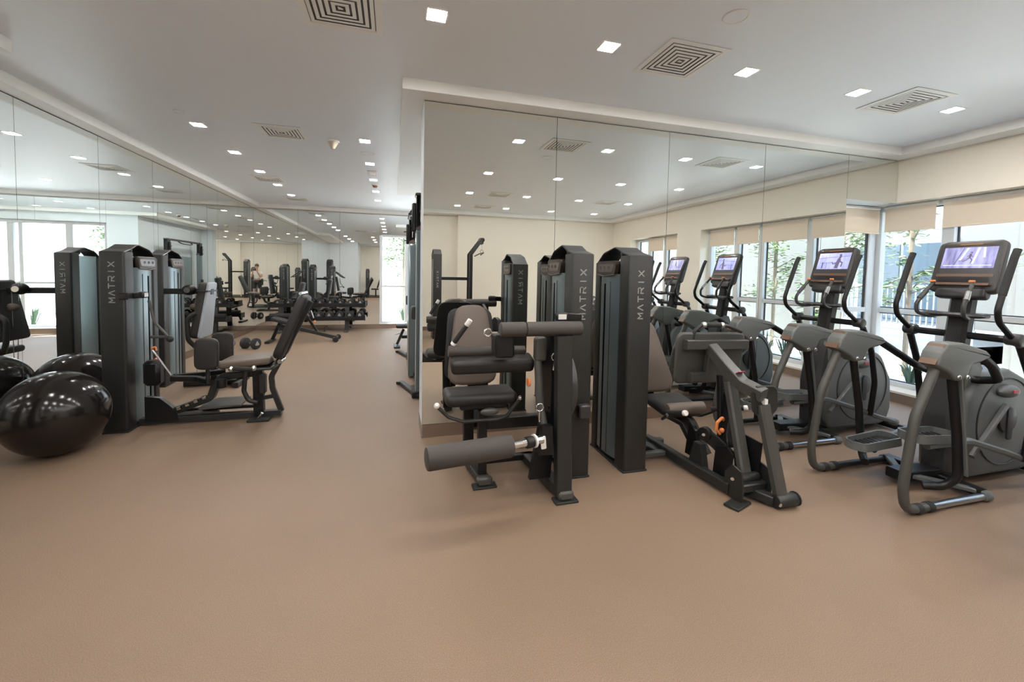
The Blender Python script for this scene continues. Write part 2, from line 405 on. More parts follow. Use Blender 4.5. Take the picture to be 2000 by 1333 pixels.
# ------------------------------------------------------------------ ceiling fittings
def nth(i): return ['nearest', 'second', 'third', 'fourth', 'fifth', 'sixth'][i]
L0 = Thing('ceiling_light', '', 'light', (0, 0, ZC), 'square recessed downlights')
fr = MB(); a, b = .057, .070
for x0, x1, y0, y1 in ((-b, b, -b, -a), (-b, b, a, b), (-b, -a, -a, a), (a, b, -a, a)): fr.bx(x0, x1, y0, y1, ZC - .004, ZC + .0)
L0.part('frame', fr, 'trimw'); L0.part('diffuser', MB().bx(-a, a, -a, a, ZC - .0045, ZC - .001), 'lamp')
LP = []
for yi, y in enumerate((2.73, 1.04, -.68, -2.33)):
    for xi, x in enumerate((.25, 1.44, 2.63, 3.8, 4.99)): LP.append((x, y, 'front', xi, yi))
for yi, y in enumerate((2.73, 1.04, -.6)):
    for xi, x in enumerate((-.94, -2.12)): LP.append((x, y, 'leftfront', xi, yi))
for yi, y in enumerate((5.55, 6.67, 7.8, 8.89, 9.98)):
    for xi, x in enumerate((-2.11, -.35)): LP.append((x, y, 'aisle', xi, yi))
for yi, y in enumerate((8.95, 10.1)):
    for xi, x in enumerate((1.43, 2.6, 3.9)): LP.append((x, y, 'rear', xi, yi))
vis = {(0, 0): 'square downlight at the top of the photo left of the largest ceiling vent', (1, 0): 'square downlight just left of the large louvred vent',
       (2, 0): 'square downlight just right of the large louvred vent', (3, 0): 'square downlight just left of the right-hand louvred vent', (4, 0): 'square downlight just right of the right-hand louvred vent'}
first = True
for x, y, kind, xi, yi in LP:
    if kind == 'front': lb = vis.get((xi, yi)) or 'square downlight seen only in the mirror, %s row behind the camera, %s from the left' % (nth(yi - 1), ['first', 'second', 'third', 'fourth', 'fifth'][xi])
    elif kind == 'leftfront': lb = 'square downlight out of view over the front left floor, row %s, %s' % (nth(yi), ['beside the aisle', 'beside the left mirror'][xi])
    elif kind == 'aisle': lb = 'square downlight over the aisle, %s in the row %s' % (nth(yi), ['nearer the left mirror', 'beside the mirrored partition'][xi])
    else: lb = 'square downlight behind the mirrored partition, row %s, %s from the aisle' % (nth(yi), nth(xi).replace('nearest', 'first'))
    if first: L0.o.location = (x, y, ZC); L0.o['label'] = lb; first = False
    else: dup(L0.o, (x, y, ZC), label=lb)
V0 = Thing('ceiling_vent', '', 'vent', (0, 0, ZC), 'square louvred ceiling vents')
def sqring(h0, z0, h1, z1, th=.004):
    q = MB()
    vs = []; fs = []
    for h, z in ((h0, z0), (h1, z1), (h1 - th, z1 + th), (h0 - th, z0 + th)):
        vs += [(-h, -h, z), (h, -h, z), (h, h, z), (-h, h, z)]
    for j in range(4):
        for k in range(4): fs.append((j * 4 + k, j * 4 + (k + 1) % 4, ((j + 1) % 4) * 4 + (k + 1) % 4, ((j + 1) % 4) * 4 + k))
    return q.add(vs, fs)
V0.part('frame', sqring(.245, ZC - .006, .205, ZC - .009, .005), 'trimw')
V0.part('backing', MB().bx(-.2, .2, -.2, .2, ZC - .003, ZC - .001), 'duct', label='dark sheet painted as duct shade')  # flat dark sheet stands in for the shade behind the louvres
for k in range(5):
    h = .195 - .036 * k
    V0.part('louvre', sqring(h, ZC - .0075, h - .021, ZC - .0098, .002), 'trimw', smooth=False)
V0.part('centre_cone', MB().add([(-.015, -.015, ZC - .006), (.015, -.015, ZC - .014), (.015, .015, ZC - .006), (-.015, .015, ZC - .006), (0, 0, ZC - .012)], [(3, 2, 1, 0), (0, 1, 4), (1, 2, 4), (2, 3, 4), (3, 0, 4)]), 'trimw', smooth=False)
vents = [(2.03, 2.74, 'large square louvred vent over the leg machines, beside the round ceiling speaker'), (4.38, 2.74, 'square louvred vent over the ellipticals'), (-.32, 2.83, 'square louvred vent cut by the top edge of the photo'),
         (-1.26, 5.52, 'square louvred vent over the aisle next to the cone-shaped detector'), (-2.14, 8.41, 'square louvred vent far down the aisle by the left mirror'), (-2.1, 10.45, 'square louvred vent farthest down the aisle near the far mirror'),
         (2.05, -.66, 'square louvred vent behind the camera, on the left in the mirror'), (4.45, -.7, 'square louvred vent behind the camera, on the right in the mirror'), (2.05, -2.3, 'square louvred vent nearest the back wall')]
V0.o.location = (vents[0][0], vents[0][1], ZC); V0.o['label'] = vents[0][2]
for x, y, lb in vents[1:]: dup(V0.o, (x, y, ZC), label=lb)
def disc(x, y, label, cat='speaker', name='ceiling_speaker', r=.07):
    t = Thing(name, label, cat, (x, y, ZC)); t.part('ring', MB().ring((x, y, ZC - .004), (0, 0, 1), r, .006, 28, 6), 'trimw')
    t.part('grille', MB().cyl((x, y, ZC - .006), (x, y, ZC), r - .004, 24), 'ceil')
disc(2.01, 2.19, 'small round flush ceiling speaker near the top of the photo')
disc(-2.13, 5.16, 'small round flush sprinkler plate beside the left aisle downlight', 'sprinkler', 'sprinkler_plate', .045)
disc(-.35, 6.11, 'round dark flush ceiling speaker between aisle downlights', r=.09)
t = Thing('smoke_detector', 'beige cone-shaped detector hanging from the aisle ceiling', 'detector', (-.73, 5.67, ZC))
t.part('base', MB().cyl((-.73, 5.67, ZC - .02), (-.73, 5.67, ZC), .075, 22), 'trimw')
t.part('cone', MB().cyl((-.73, 5.67, ZC - .1), (-.73, 5.67, ZC - .02), .02, 22, .065), 'stone')
t = Thing('exit_sign', 'small white rectangular ceiling plate between the aisle downlights', 'sign', (-.34, 7.3, ZC))
t.part('plate', MB().bx(-.41, -.27, 7.12, 7.48, ZC - .012, ZC, .004), 'white'); t.part('lens', MB().bx(-.38, -.30, 7.2, 7.34, ZC - .02, ZC - .012), 'trimw')
t = Thing('smoke_detector', 'small reddish round detector on the ceiling far down the aisle', 'detector', (-.34, 8.25, ZC))
t.part('base', MB().cyl((-.34, 8.25, ZC - .015), (-.34, 8.25, ZC), .06, 18), 'trimw'); t.part('cap', MB().cyl((-.34, 8.25, ZC - .05), (-.34, 8.25, ZC - .015), .03, 18, .05), 'bronze')
# ------------------------------------------------------------------ weight towers
LET = {'M': [((0, 0), (0, 1)), ((0, 1), (.5, .35)), ((.5, .35), (1, 1)), ((1, 1), (1, 0))], 'A': [((0, 0), (.5, 1)), ((.5, 1), (1, 0))],
       'T': [((0, 1), (1, 1)), ((.5, 0), (.5, 1))], 'R': [((0, 0), (0, .55)), ((0, 1), (.85, 1)), ((.85, 1), (1, .85)), ((1, .85), (1, .6)), ((1, .6), (.85, .45)), ((.85, .45), (0, .45)), ((.5, .45), (1, 0))],
       'I': [((.5, 0), (.5, 1))], 'X': [((0, 0), (1, 1)), ((0, 1), (1, 0))]}
def lettering(mb, word, o, rd, up, h, adv, sw, nrm, th=.0015):
    """strokes of each letter; rd reading direction, up letter-up direction"""
    rd, up, nrm = V(rd), V(up), V(nrm)
    for i, c in enumerate(word):
        w = h * (.25 if c == 'I' else .92)
        for a, b in LET[c]:
            a, b = V(a), V(b)
            pa = V(o) + rd * (adv * i + (a.x - .5) * w) + up * (a.y * h); pb = V(o) + rd * (adv * i + (b.x - .5) * w) + up * (b.y * h)
            d = (pb - pa).normalized(); s = d.cross(nrm).normalized() * sw / 2; pa -= d * sw * .3; pb += d * sw * .3
            q = [pa - s, pb - s, pb + s, pa + s]
            mb.add([v for v in q] + [v + nrm * th for v in q], [(0, 1, 2, 3), (7, 6, 5, 4), (0, 4, 5, 1), (1, 5, 6, 2), (2, 6, 7, 3), (3, 7, 4, 0)])
PLATE_ME = {}
def tower(t, x0, x1, y0, y1, s, Ht=1.66, pin=None, letters=True):
    """posts at the y0 and y1 ends, placard side facing s*X"""
    pd = .15; w = x1 - x0; xc = (x0 + x1) / 2; L = y1 - y0
    def post(ya_, yb_, z1, name):
        out = fillet([(x0, ya_, 0), (x1, ya_, 0), (x1, yb_, 0), (x0, yb_, 0)], .022, 4, True)
        m = MB().prism([(p.x, p.y) for p in out], (0, 0, .012), (1, 0, 0), (0, 1, 0), z1 - .012, .008, 2)
        return t.part(name, m, 'frame')
    p1 = post(y0, y0 + pd, Ht, 'front_post'); p2 = post(y1 - .10, y1, Ht - .045, 'rear_post')
    t.part('foot_plate', MB().bx(x0 - .004, x1 + .004, y0 - .004, y1 + .004, 0, .014, .003), 'rubber')
    # shroud sheets, bulged outward on the placard side and flat on the other
    xs_ = x1 if s > 0 else x0; xo = x0 if s > 0 else x1
    slot0 = y1 - .10 - .115; slot1 = slot0 + .035
    def sheet(ya_, yb_, bulge, x, sg, z0, z1, name, seam=None):
        n = 8; pts = []
        for k in range(n + 1):
            f = k / n; y = ya_ + (yb_ - ya_) * f; g = (y - (y0 + pd)) / (L - pd - .1); pts.append((x + sg * (bulge * math.sin(PI * max(0, min(1, g))) ** .6 - .012), y))
        out = [(a, b) for a, b in pts] + [(a - sg * .004, b) for a, b in reversed(pts)]
        return t.part(name, MB().prism(out, (0, 0, z0), (1, 0, 0), (0, 1, 0), z1 - z0), 'shroud')
    sheet(y0 + pd, slot0, .022, xs_, s, .05, Ht - .14, 'shroud_panel'); sheet(slot1, y1 - .10, .022, xs_, s, .05, Ht - .14, 'shroud_panel')
    sheet(slot0, slot1, .022, xs_, s, Ht - .22, Ht - .14, 'slot_cap'); sheet(y0 + pd, y1 - .10, .006, xo, -s, .05, Ht - .03, 'shroud_panel')
    t.part('shroud_seam', MB().bx(xs_ + s * .006, xs_ + s * .012, y0 + pd + .11, y0 + pd + .114, .06, Ht - .2), 'gasket')
    # weight stack behind the slot
    key = 'p'
    if key not in PLATE_ME:
        m = MB().box((0, 0, 0), (w * .6, L * .42, .022), None, .003); PLATE_ME[key] = m.mesh('weight_plate', 'black')
        m = MB().box((0, 0, 0), (.002, .018, .010)); PLATE_ME['t'] = m.mesh('number_tag', 'white')
    for k in range(15):
        o = bpy.data.objects.new('weight_plate', PLATE_ME[key]); COL.objects.link(o); o.parent = t.o; o.location = V((xc, (y0 + y1) / 2 + .06, .12 + .0255 * k * 1.25)) - t.b
        if k % 2 == 0:
            q = bpy.data.objects.new('number_tag', PLATE_ME['t']); COL.objects.link(q); q.parent = o; q.location = (s * w * .303, slot0 + .016 - (y0 + y1) / 2 - .06, 0)
    t.part('guide_rod', MB().cyl((xc, (y0 + y1) / 2 - .02, .03), (xc, (y0 + y1) / 2 - .02, Ht - .1), .009, 10), 'chrome')
    t.part('guide_rod', MB().cyl((xc, (y0 + y1) / 2 + .14, .03), (xc, (y0 + y1) / 2 + .14, Ht - .1), .009, 10), 'chrome')
    # arched carrying handle over the top
    ym = y0 + L * .42
    ptsz = fillet([(xc, y0 + .02, Ht - .004), (xc, y0 + .12, Ht + .022), (xc, ym, Ht + .072), (xc, y1 - .13, Ht + .03), (xc, y1 - .02, Ht - .05)], .09, 5)
    t.part('top_arch', MB().beam(ptsz, w * .94, .013, (1, 0, 0) if False else (0, 0, 1), ch=.006), 'shelld')
    t.part('top_knob', MB().ball((xc, ym + .01, Ht + .02), .03, 14, 8, (1.2, 1.0, 1.5)), 'shelld')
    t.part('top_deck', MB().bx(x0 + .012, x1 - .012, y0 + pd, y1 - .08, Ht - .06, Ht - .045), 'black')
    # placard pod
    yA, yB = y0 + pd + .05, y1 - .06; zt, zb = Ht - .035, Ht - .155
    out = fillet([(yA, zb, 0), (yB, zb, 0), (yB - .0, zt, 0), (yA - .035, zt, 0)], .04, 5, True)
    if s > 0: m = MB().prism([(p.x, p.y) for p in out], (xs_ - .02, 0, 0), (0, 1, 0), (0, 0, 1), .038, .012)
    else: m = MB().prism([(p.x, p.y) for p in out], (xs_ + .02, 0, 0), (0, 1, 0), (0, 0, 1), -.038, 0)
    pod = t.part('placard_pod', m, 'screenframe')
    out = fillet([(yA + .03, zb + .03, 0), (yB - .04, zb + .03, 0), (yB - .04, zt - .025, 0), (yA, zt - .025, 0)], .015, 3, True)
    m = MB().prism([(p.x, p.y) for p in out], (xs_ + s * .018, 0, 0), (0, 1, 0), (0, 0, 1), s * .002)
    t.part('placard', m, 'placard', pod)
    m = MB().tube([(xs_ + s * .016, yA + .0, zb + .01), (xs_ + s * .028, (yA + yB) / 2, zb - .006), (xs_ + s * .016, yB - .02, zb + .01)], .006, 6, .1)
    t.part('placard_lip', m, 'placard', pod)
    m = MB()
    for k in range(3): m.ring((xs_ + s * .021, yA + .08 + .07 * k, (zb + zt) / 2 + .005), (1, 0, 0), .012, .0025, 10, 4)
    t.part('placard_print', m, 'grey', pod)['kind'] = 'stuff'
    if letters:
        for i, c in enumerate('MATRIX'):
            m = MB(); lettering(m, c, (xc + .022, y0 - .0005, 1.205 + .064 * i), (0, 0, 1), (-1, 0, 0), .044, .064, .008, (0, -1, 0)); t.part('raised_letter', m, 'letter', p1, 'silver', smooth=False)
            m = MB(); lettering(m, c, (xc - .022, y1 + .0005, 1.205 + .064 * i), (0, 0, 1), (1, 0, 0), .044, .064, .008, (0, 1, 0)); t.part('raised_letter', m, 'letter', p2, 'silver', smooth=False)
    if pin:
        z = pin; m = MB().box((xs_ + s * .03, slot0 + .017, z), (.05, .03, .03), None, .008)
        t.part('selector_pin', m, 'orange', label='orange selector pin')
def counter(t, a, b, face, d):
    """little rep counter on a bracket from a to b"""
    t.part('counter_arm', MB().beam([a, b], .03, .055, (0, 0, 1)), 'black')
    c = t.part('rep_counter', MB().box(b, (.05 if abs(d[0]) > .5 else .09, .09 if abs(d[0]) > .5 else .05, .06), None, .012), 'frame')
    bb = V(b) + V(d) * .0255
    t.part('display', MB().box(bb, (.003 if abs(d[0]) > .5 else .06, .06 if abs(d[0]) > .5 else .003, .036)), 'white', c)
def foot(t, x, y, wx=.16, wy=.09):
    t.part('foot_pad', MB().box((x, y, .008), (wx, wy, .016), None, .004), 'rubber'); t.part('foot_cap', MB().box((x, y, .045), (wx * .66, wy * .7, .062), None, .014), 'grey')
def ringpin(t, c, nrm, to, R=.022):
    m = MB().ring(c, nrm, R, .006, 18, 7); d = (V(to) - V(c)).normalized(); m.cyl(V(c) + d * R, to, .007, 8)
    t.part('ring_pin', m, 'chrome', label='chrome ring pull pin')
# ------------------------------------------------------------------ leg extension / curl machine
t = LE = Thing('leg_curl_machine', 'black seated leg curl machine with a fat grey shin roller, standing nearest the mirror corner', 'gym machine', (.95, 2.85, 0))
tower(t, 1.235, 1.41, 2.79, 3.31, -1)
t.part('upright', MB().beam([(1.095, 2.54, .05), (1.08, 2.56, 1.10)], .105, .075, (0, 1, 0)), 'frame')
t.part('base_beam', MB().beam([(1.10, 2.52, .05), (1.03, 3.14, .05)], .09, .07), 'frame'); foot(t, 1.105, 2.52)
t.part('base_beam', MB().beam([(.62, 2.84, .045), (.575, 3.16, .045)], .085, .06), 'frame'); foot(t, .622, 2.83, .17, .08)
t.part('base_link', MB().beam([(.57, 3.12, .06), (1.26, 3.12, .06)], .05, .05), 'black')
t.part('seat_post', MB().beam([(.615, 2.9, .07), (.62, 2.92, .52)], .06, .075, (0, 1, 0)), 'black')
t.part('seat_post', MB().beam([(.56, 3.14, .05), (.55, 3.12, .56)], .075, .07, (0, 1, 0)), 'black')
t.part('cross_beam', MB().beam([(.62, 3.0, .40), (1.08, 2.98, .40)], .07, .085), 'black')
t.part('cross_beam', MB().beam([(1.05, 2.98, .40), (1.3, 2.98, .40)], .06, .07), 'black')
t.part('seat', MB().rpad((.61, 2.99, .612), (1, 0, 0), (0, 1, 0), .52, .28, .085, .05, .035), 'pad')
t.part('seat_bracket', MB().box((.62, 2.98, .565), (.34, .22, .05), None, .012), 'black')
t.part('seat_adjuster', MB().ball((.65, 2.82, .54), .05, 14, 8, (1.35, .5, .55)), 'grey')
bd = V((0, .20, .98)).normalized()
cb = V((.61, 3.33, .93))
t.part('backrest', MB().rpad(cb, (1, 0, 0), bd, .42, .64, .07, .11, .025, .25), 'padbr', label='dark brown tapered back pad')
t.part('back_shell', MB().rpad(cb + V((.0, .055, -.0)), (1, 0, 0), bd, .45, .58, .03, .09, .012, .36), 'black', label='black plastic shell behind the back pad')
t.part('back_post', MB().beam([(.62, 3.16, .3), (.62, 3.36, .55), (.62, 3.46, 1.05)], .06, .06, (0, 1, 0), .05), 'black')
m = MB().tube([(.36, 2.84, .97), (.9, 2.84, .955)], .038, 16); t.part('thigh_roller', m, 'foam')
t.part('thigh_pad', MB().rpad((.66, 2.80, .885), (1, 0, 0), (0, .96, .28), .58, .14, .10, .035, .03), 'pad')
t.part('thigh_bar', MB().tube([(.88, 2.86, .85), (1.0, 2.86, .85), (1.02, 2.8, .9), (.98, 2.72, 1.0)], .014, 8, .03), 'frame')
t.part('top_roller', MB().cyl((.66, 2.60, 1.145), (.83, 2.60, 1.145), .048, 22, ch=.008), 'foam', label='short end of the padded top bar')
t.part('top_roller', MB().cyl((.832, 2.60, 1.145), (1.225, 2.60, 1.145), .048, 22, ch=.008), 'foam')
t.part('top_block', MB().box((.70, 2.68, 1.03), (.13, .13, .15), None, .012), 'black')
ringpin(t, (.585, 2.62, 1.125), (0, 1, .1), (.68, 2.62, 1.12), .024)
t.part('grip', MB().cyl((.40, 2.84, 1.03), (.475, 2.80, 1.15), .017, 12), 'rubber')
t.part('grip_end', MB().cyl((.475, 2.80, 1.15), (.50, 2.787, 1.19), .0185, 12, ch=.004), 'white'); t.part('grip_end', MB().cyl((.39, 2.845, 1.015), (.40, 2.84, 1.03), .019, 12), 'white')
t.part('counterweight', MB().rpad((.97, 2.70, .995), (1, 0, 0), (0, 0, 1), .085, .17, .07, .03, .02), 'grey')
t.part('lever', MB().tube([(.955, 2.70, .92), (.965, 2.66, .62), (.985, 2.55, .34)], .028, 14, .15), 'grey')
t.part('lever_plate', MB().prism([(-.05, -.09), (.05, -.09), (.04, .1), (-.03, .1)], (.96, 2.56, .42), (1, 0, 0), (0, 0, 1), .05), 'black')
t.part('lever_label', MB().rpad((.935, 2.50, .42), (1, 0, .1), (-.1, 0, 1), .035, .085, .004, .008, 0), 'white', label='white scale label')
ringpin(t, (.935, 2.58, .625), (0, 1, 0), (.935, 2.58, .53), .025)
t.part('roller_shaft', MB().cyl((.69, 2.42, .455), (.92, 2.48, .45), .026, 14), 'chrome')
t.part('shaft_collar', MB().cyl((.80, 2.447, .452), (.85, 2.46, .452), .036, 16, ch=.004), 'black'); t.part('shaft_collar', MB().cyl((.855, 2.462, .452), (.866, 2.465, .452), .042, 16), 'white', label='white collar ring')
t.part('shin_roller', MB().cyl((.18, 2.35, .455), (.70, 2.42, .455), .068, 28, ch=.014), 'foam', label='fat grey foam shin roller')
m = MB().tube([(.29, 2.80, .60), (.36, 2.80, .53), (.46, 2.80, .49), (.70, 2.80, .49), (.77, 2.80, .51), (.86, 2.80, .62)], .0125, 9, .04)
t.part('side_handle', m, 'frame'); t.part('handle_end', MB().ball((.282, 2.80, .612), .021, 12, 8), 'white'); t.part('handle_end', MB().ball((.866, 2.80, .63), .018, 12, 8), 'chrome')
t.part('cam_disc', MB().cyl((1.155, 2.84, .72), (1.20, 2.84, .72), .27, 40, ch=.006), 'shelld'); t.part('cam_rim', MB().ring((1.205, 2.84, .72), (1, 0, 0), .255, .003, 40, 6), 'grey')
t.part('pivot_plate', MB().prism([(-.10, -.32), (.14, -.32), (.14, .38), (-.06, .44), (-.12, .1)], (1.03, 2.74, .70), (0, 1, 0), (0, 0, 1), .03), 'black')
t.part('lower_plate', MB().prism([(-.10, -.1), (.05, -.1), (.09, .36), (-.02, .36)], (1.0, 2.70, .2), (1, 0, 0), (0, 0, 1), .04), 'black')
for z in (.36, .47, .6): t.part('bolt', MB().cyl((1.03, 2.65, z), (1.03, 2.64, z), .011, 8), 'chrome')
ringpin(t, (1.045, 2.60, .955), (0, 1, 0), (1.04, 2.62, .86), .026)
t.part('side_knob', MB().cyl((.895, 2.74, .755), (.915, 2.74, .755), .03, 14, ch=.005), 'orange', label='amber side knob')
counter(t, (1.30, 2.77, 1.20), (1.14, 2.75, 1.21), None, (0, -1, 0))
t.part('cable_cover', MB().box((1.33, 2.74, .52), (.09, .06, .1), None, .01), 'shelld')
# ------------------------------------------------------------------ leg press
t = LPm = Thing('leg_press_machine', 'black leg press with a square foot plate and two slanted front tubes', 'gym machine', (2.3, 2.7, 0))
tower(t, 1.69, 1.89, 2.775, 3.33, -1)
bd = V((0, .30, .95)).normalized()
t.part('backrest', MB().rpad((2.265, 3.38, .77), (1, 0, 0), bd, .50, .66, .07, .12, .022, .20), 'padbr', label='dark brown tapered back pad')
t.part('back_frame', MB().beam([(2.28, 3.28, .35), (2.27, 3.36, .5), (2.26, 3.5, .95)], .06, .05, (0, 1, 0)), 'black')
t.part('seat', MB().rpad((2.30, 3.03, .415), (1, 0, 0), (0, 1, .12), .36, .36, .09, .06, .04), 'pad')
t.part('seat_bolster', MB().cyl((2.13, 2.88, .43), (2.47, 2.86, .435), .05, 20, ch=.02), 'padbr')
t.part('seat_rail', MB().beam([(2.30, 3.1, .33), (2.35, 2.86, .33), (2.40, 2.72, .10)], .06, .06, (0, 0, 1), .06), 'frame')
for sgn, x in ((-1, 2.10), (1, 2.52)):
    t.part('side_handle', MB().tube([(x - sgn * .12, 2.98, .34), (x - sgn * .02, 2.92, .34), (x + sgn * .02, 2.80, .42)], .012, 8, .04), 'frame')
    a = V((x, 2.83, .425)); b = V((x + sgn * (.16 if sgn > 0 else -.02), 2.66, .475))
    t.part('grip', MB().cyl(a, b, .019, 12), 'rubber'); t.part('grip_end', MB().cyl(b, b + (b - a).normalized() * .03, .022, 12, ch=.006), 'white')
t.part('frame_curve', MB().beam([(2.22, 3.0, .36), (2.33, 2.93, .30), (2.37, 2.86, .17), (2.38, 2.80, .06)], .05, .075, (1, 0, 0), .06), 'frame')
t.part('base_rail', MB().beam([(2.18, 3.22, .06), (2.20, 2.75, .06), (2.24, 2.30, .06)], .06, .07), 'frame')
t.part('base_rail', MB().beam([(1.88, 3.16, .05), (2.30, 3.16, .05)], .06, .05), 'grey'); t.part('base_rail', MB().beam([(1.88, 2.94, .05), (2.22, 2.94, .05)], .05, .04), 'grey')
t.part('rear_shoe', MB().beam([(1.95, 3.3, .16), (2.05, 3.12, .07), (2.18, 3.0, .045)], .09, .03, (0, 0, 1), .06), 'frame')
pu = V((1, 0, -.02)).normalized(); pv = V((.03, -.10, .995)); pv = (pv - pu * pu.dot(pv)).normalized()
pc = V((2.43, 2.78, .865))
t.part('foot_plate', MB().rpad(pc, pu, pv, .60, .40, .03, .06, .008, .64), 'platebk')
t.part('plate_rim', MB().tube(fillet([pc + pu * a + pv * b for a, b in ((-.30, -.20), (.30, -.20), (.32, .20), (-.32, .20))], .06, 5, True), .009, 6, closed=True), 'grey')
pn = -pu.cross(pv)
if pn.y > 0: pn = -pn
t.part('plate_channel', MB().beam([pc + pu * -.27 + pv * .12 + pn * .045, pc + pu * .31 + pv * .12 + pn * .045], .05, .075, (0, 0, 1)), 'platebk')
t.part('plate_channel', MB().beam([pc + pu * -.20 + pv * -.14 + pn * .045, pc + pu * .05 + pv * -.14 + pn * .045], .05, .07, (0, 0, 1)), 'platebk')
t.part('plate_spine', MB().beam([pc + pv * .12 + pn * .05 + pu * -.02, pc + pv * -.17 + pn * .05 + pu * -.02], .09, .05, (0, 1, 0)), 'platebk')
t.part('plate_handle', MB().tube([(2.26, 2.755, .99), (2.26, 2.755, 1.08), (2.32, 2.74, 1.135), (2.52, 2.70, 1.13), (2.66, 2.70, 1.08)], .015, 9, .05), 'frame')
t.part('grip', MB().cyl((2.35, 2.735, 1.135), (2.48, 2.712, 1.133), .021, 12), 'rubber')
for p in ((2.34, 2.737, 1.135), (2.485, 2.711, 1.133)): t.part('grip_collar', MB().ball(p, .025, 10, 6), 'chrome')
t.part('press_arm', MB().beam([(2.40, 2.72, .955), (2.37, 2.55, .87), (2.36, 2.36, .76), (2.40, 2.22, .72)], .08, .085, (0, 0, 1), .06), 'grey')
t.part('arm_label', MB().box((2.36, 2.40, .832), (.05, .07, .004), Matrix.Rotation(math.radians(-30), 3, 'X')), 'red', label='small red warning label')
t.part('clevis', MB().beam([(2.36, 2.25, .73), (2.37, 2.245, .62), (2.49, 2.235, .62), (2.49, 2.24, .74), (2.36, 2.25, .74)], .08, .014, (0, 1, 0), .02), 'frame')
t.part('clevis_pad', MB().box((2.425, 2.235, .665), (.025, .03, .05)), 'white')
t.part('front_tube', MB().beam([(2.415, 2.24, .65), (2.465, 2.12, .08)], .085, .065, (0, 1, 0), ch=.014), 'grey')
t.part('rear_tube', MB().beam([(2.385, 2.50, .74), (2.35, 2.30, .15)], .085, .06, (0, 1, 0), ch=.012), 'grey')
t.part('front_barrel', MB().cyl((2.405, 2.10, .05), (2.565, 2.10, .05), .042, 22, ch=.006), 'frame'); t.part('barrel_cap', MB().cyl((2.565, 2.10, .05), (2.575, 2.10, .05), .046, 22), 'rubber')
t.part('rear_barrel', MB().cyl((2.27, 2.27, .14), (2.43, 2.27, .14), .032, 18, ch=.005), 'frame')
t.part('cross_box', MB().box((2.36, 2.24, .095), (.26, .07, .055), None, .008), 'frame')
t.part('base_arm', MB().beam([(2.30, 2.4, .06), (2.42, 2.12, .045)], .07, .06), 'frame')
for x in (2.22, 2.45):
    t.part('side_plate', MB().prism([(-.05, 0), (.1, 0), (.10, .15), (.04, .22), (-.04, .2), (-.06, .1)], (x, 2.24, .018), (0, 1, 0), (0, 0, 1), .012), 'frame')
t.part('side_plate', MB().prism([(-.1, 0), (.1, 0), (.12, .16), (.05, .27), (-.12, .26)], (2.42, 2.36, .12), (0, 1, 0), (0, 0, 1), .012), 'black')
t.part('side_plate', MB().prism([(-.06, 0), (.10, 0), (.08, .2), (-.02, .24), (-.08, .2)], (2.28, 2.42, .07), (0, 1, 0), (0, 0, 1), .012), 'black')
t.part('foot_pad', MB().box((2.20, 2.20, .009), (.17, .1, .018), .35, .003), 'frame')
t.part('bolt', MB().cyl((2.40, 2.06, .05), (2.40, 2.055, .05), .012, 8), 'chrome'); t.part('bolt', MB().cyl((2.21, 2.26, .15), (2.205, 2.255, .15), .012, 8), 'chrome'); t.part('bolt', MB().cyl((2.365, 2.3, .70), (2.352, 2.29, .70), .012, 8), 'chrome')
t.part('link_bar', MB().beam([(2.40, 2.62, .76), (2.42, 2.62, .45), (2.40, 2.6, .35)], .035, .04, (0, 1, 0)), 'black')
t.part('link_body', MB().beam([(2.50, 2.60, .60), (2.42, 2.56, .32), (2.40, 2.52, .24)], .08, .10, (0, 1, 0)), 'black')
t.part('link_arm', MB().beam([(2.25, 2.60, .34), (2.32, 2.56, .28), (2.40, 2.46, .18)], .045, .09, (0, 0, 1)), 'black')
t.part('pivot_disc', MB().cyl((2.24, 2.585, .33), (2.29, 2.605, .33), .05, 20, ch=.006), 'black'); t.part('bolt', MB().cyl((2.235, 2.575, .33), (2.24, 2.58, .33), .012, 8), 'chrome')
t.part('bracket', MB().prism([(-.06, 0), (.10, 0), (.05, .22), (-.02, .27)], (2.36, 2.82, .06), (0, -1, 0), (0, 0, 1), .04), 'black')
t.part('bracket', MB().prism([(-.09, 0), (.07, 0), (.03, .17), (-.04, .17)], (2.27, 2.62, .08), (0, -1, 0), (0, 0, 1), .05), 'frame')
t.part('release_lever', MB().tube([(2.42, 2.58, .42), (2.385, 2.56, .455), (2.34, 2.56, .42), (2.335, 2.56, .365), (2.37, 2.56, .33)], .011, 8, .015), 'orange', label='orange release lever'); t.part('lever_knob', MB().ball((2.375, 2.55, .36), .02, 10, 8), 'orange')
# ------------------------------------------------------------------ hip adductor machine
t = AD = Thing('hip_adductor_machine', 'black inner thigh machine with two knee pads, right behind the nearest ball', 'gym machine', (-1.8, 4.75, 0))
tower(t, -2.50, -2.31, 4.54, 5.10, 1, Ht=1.64)
counter(t, (-2.31, 4.66, 1.24), (-2.26, 4.72, 1.245), None, (1, 0, 0))
t.part('counter_arm', MB().beam([(-2.345, 4.53, 1.24), (-2.29, 4.55, 1.24)], .03, .06), 'black')
y = 4.72
t.part('base_rail', MB().beam([(-2.3, y, .045), (-1.10, y, .045)], .07, .06), 'frame'); t.part('base_tube', MB().beam([(-2.25, y, .095), (-1.66, y, .095)], .05, .03), 'grey')
t.part('base_rail', MB().beam([(-2.2, y + .06, .11), (-1.3, y + .06, .11)], .04, .03), 'black')
t.part('foot_plate', MB().prism([(0, 0), (.36, 0), (.36, .30), (.10, .36), (-.02, .30)], (-1.80, y - .08, .14), (1, 0, .05), (0, 1, 0), .015), 'grey')
t.part('main_beam', MB().beam([(-2.18, y, .08), (-1.90, y, .17), (-1.72, y, .24), (-1.68, y, .36), (-1.62, y, .44), (-1.28, y, .47)], .065, .07, (0, 1, 0), .05), 'frame')
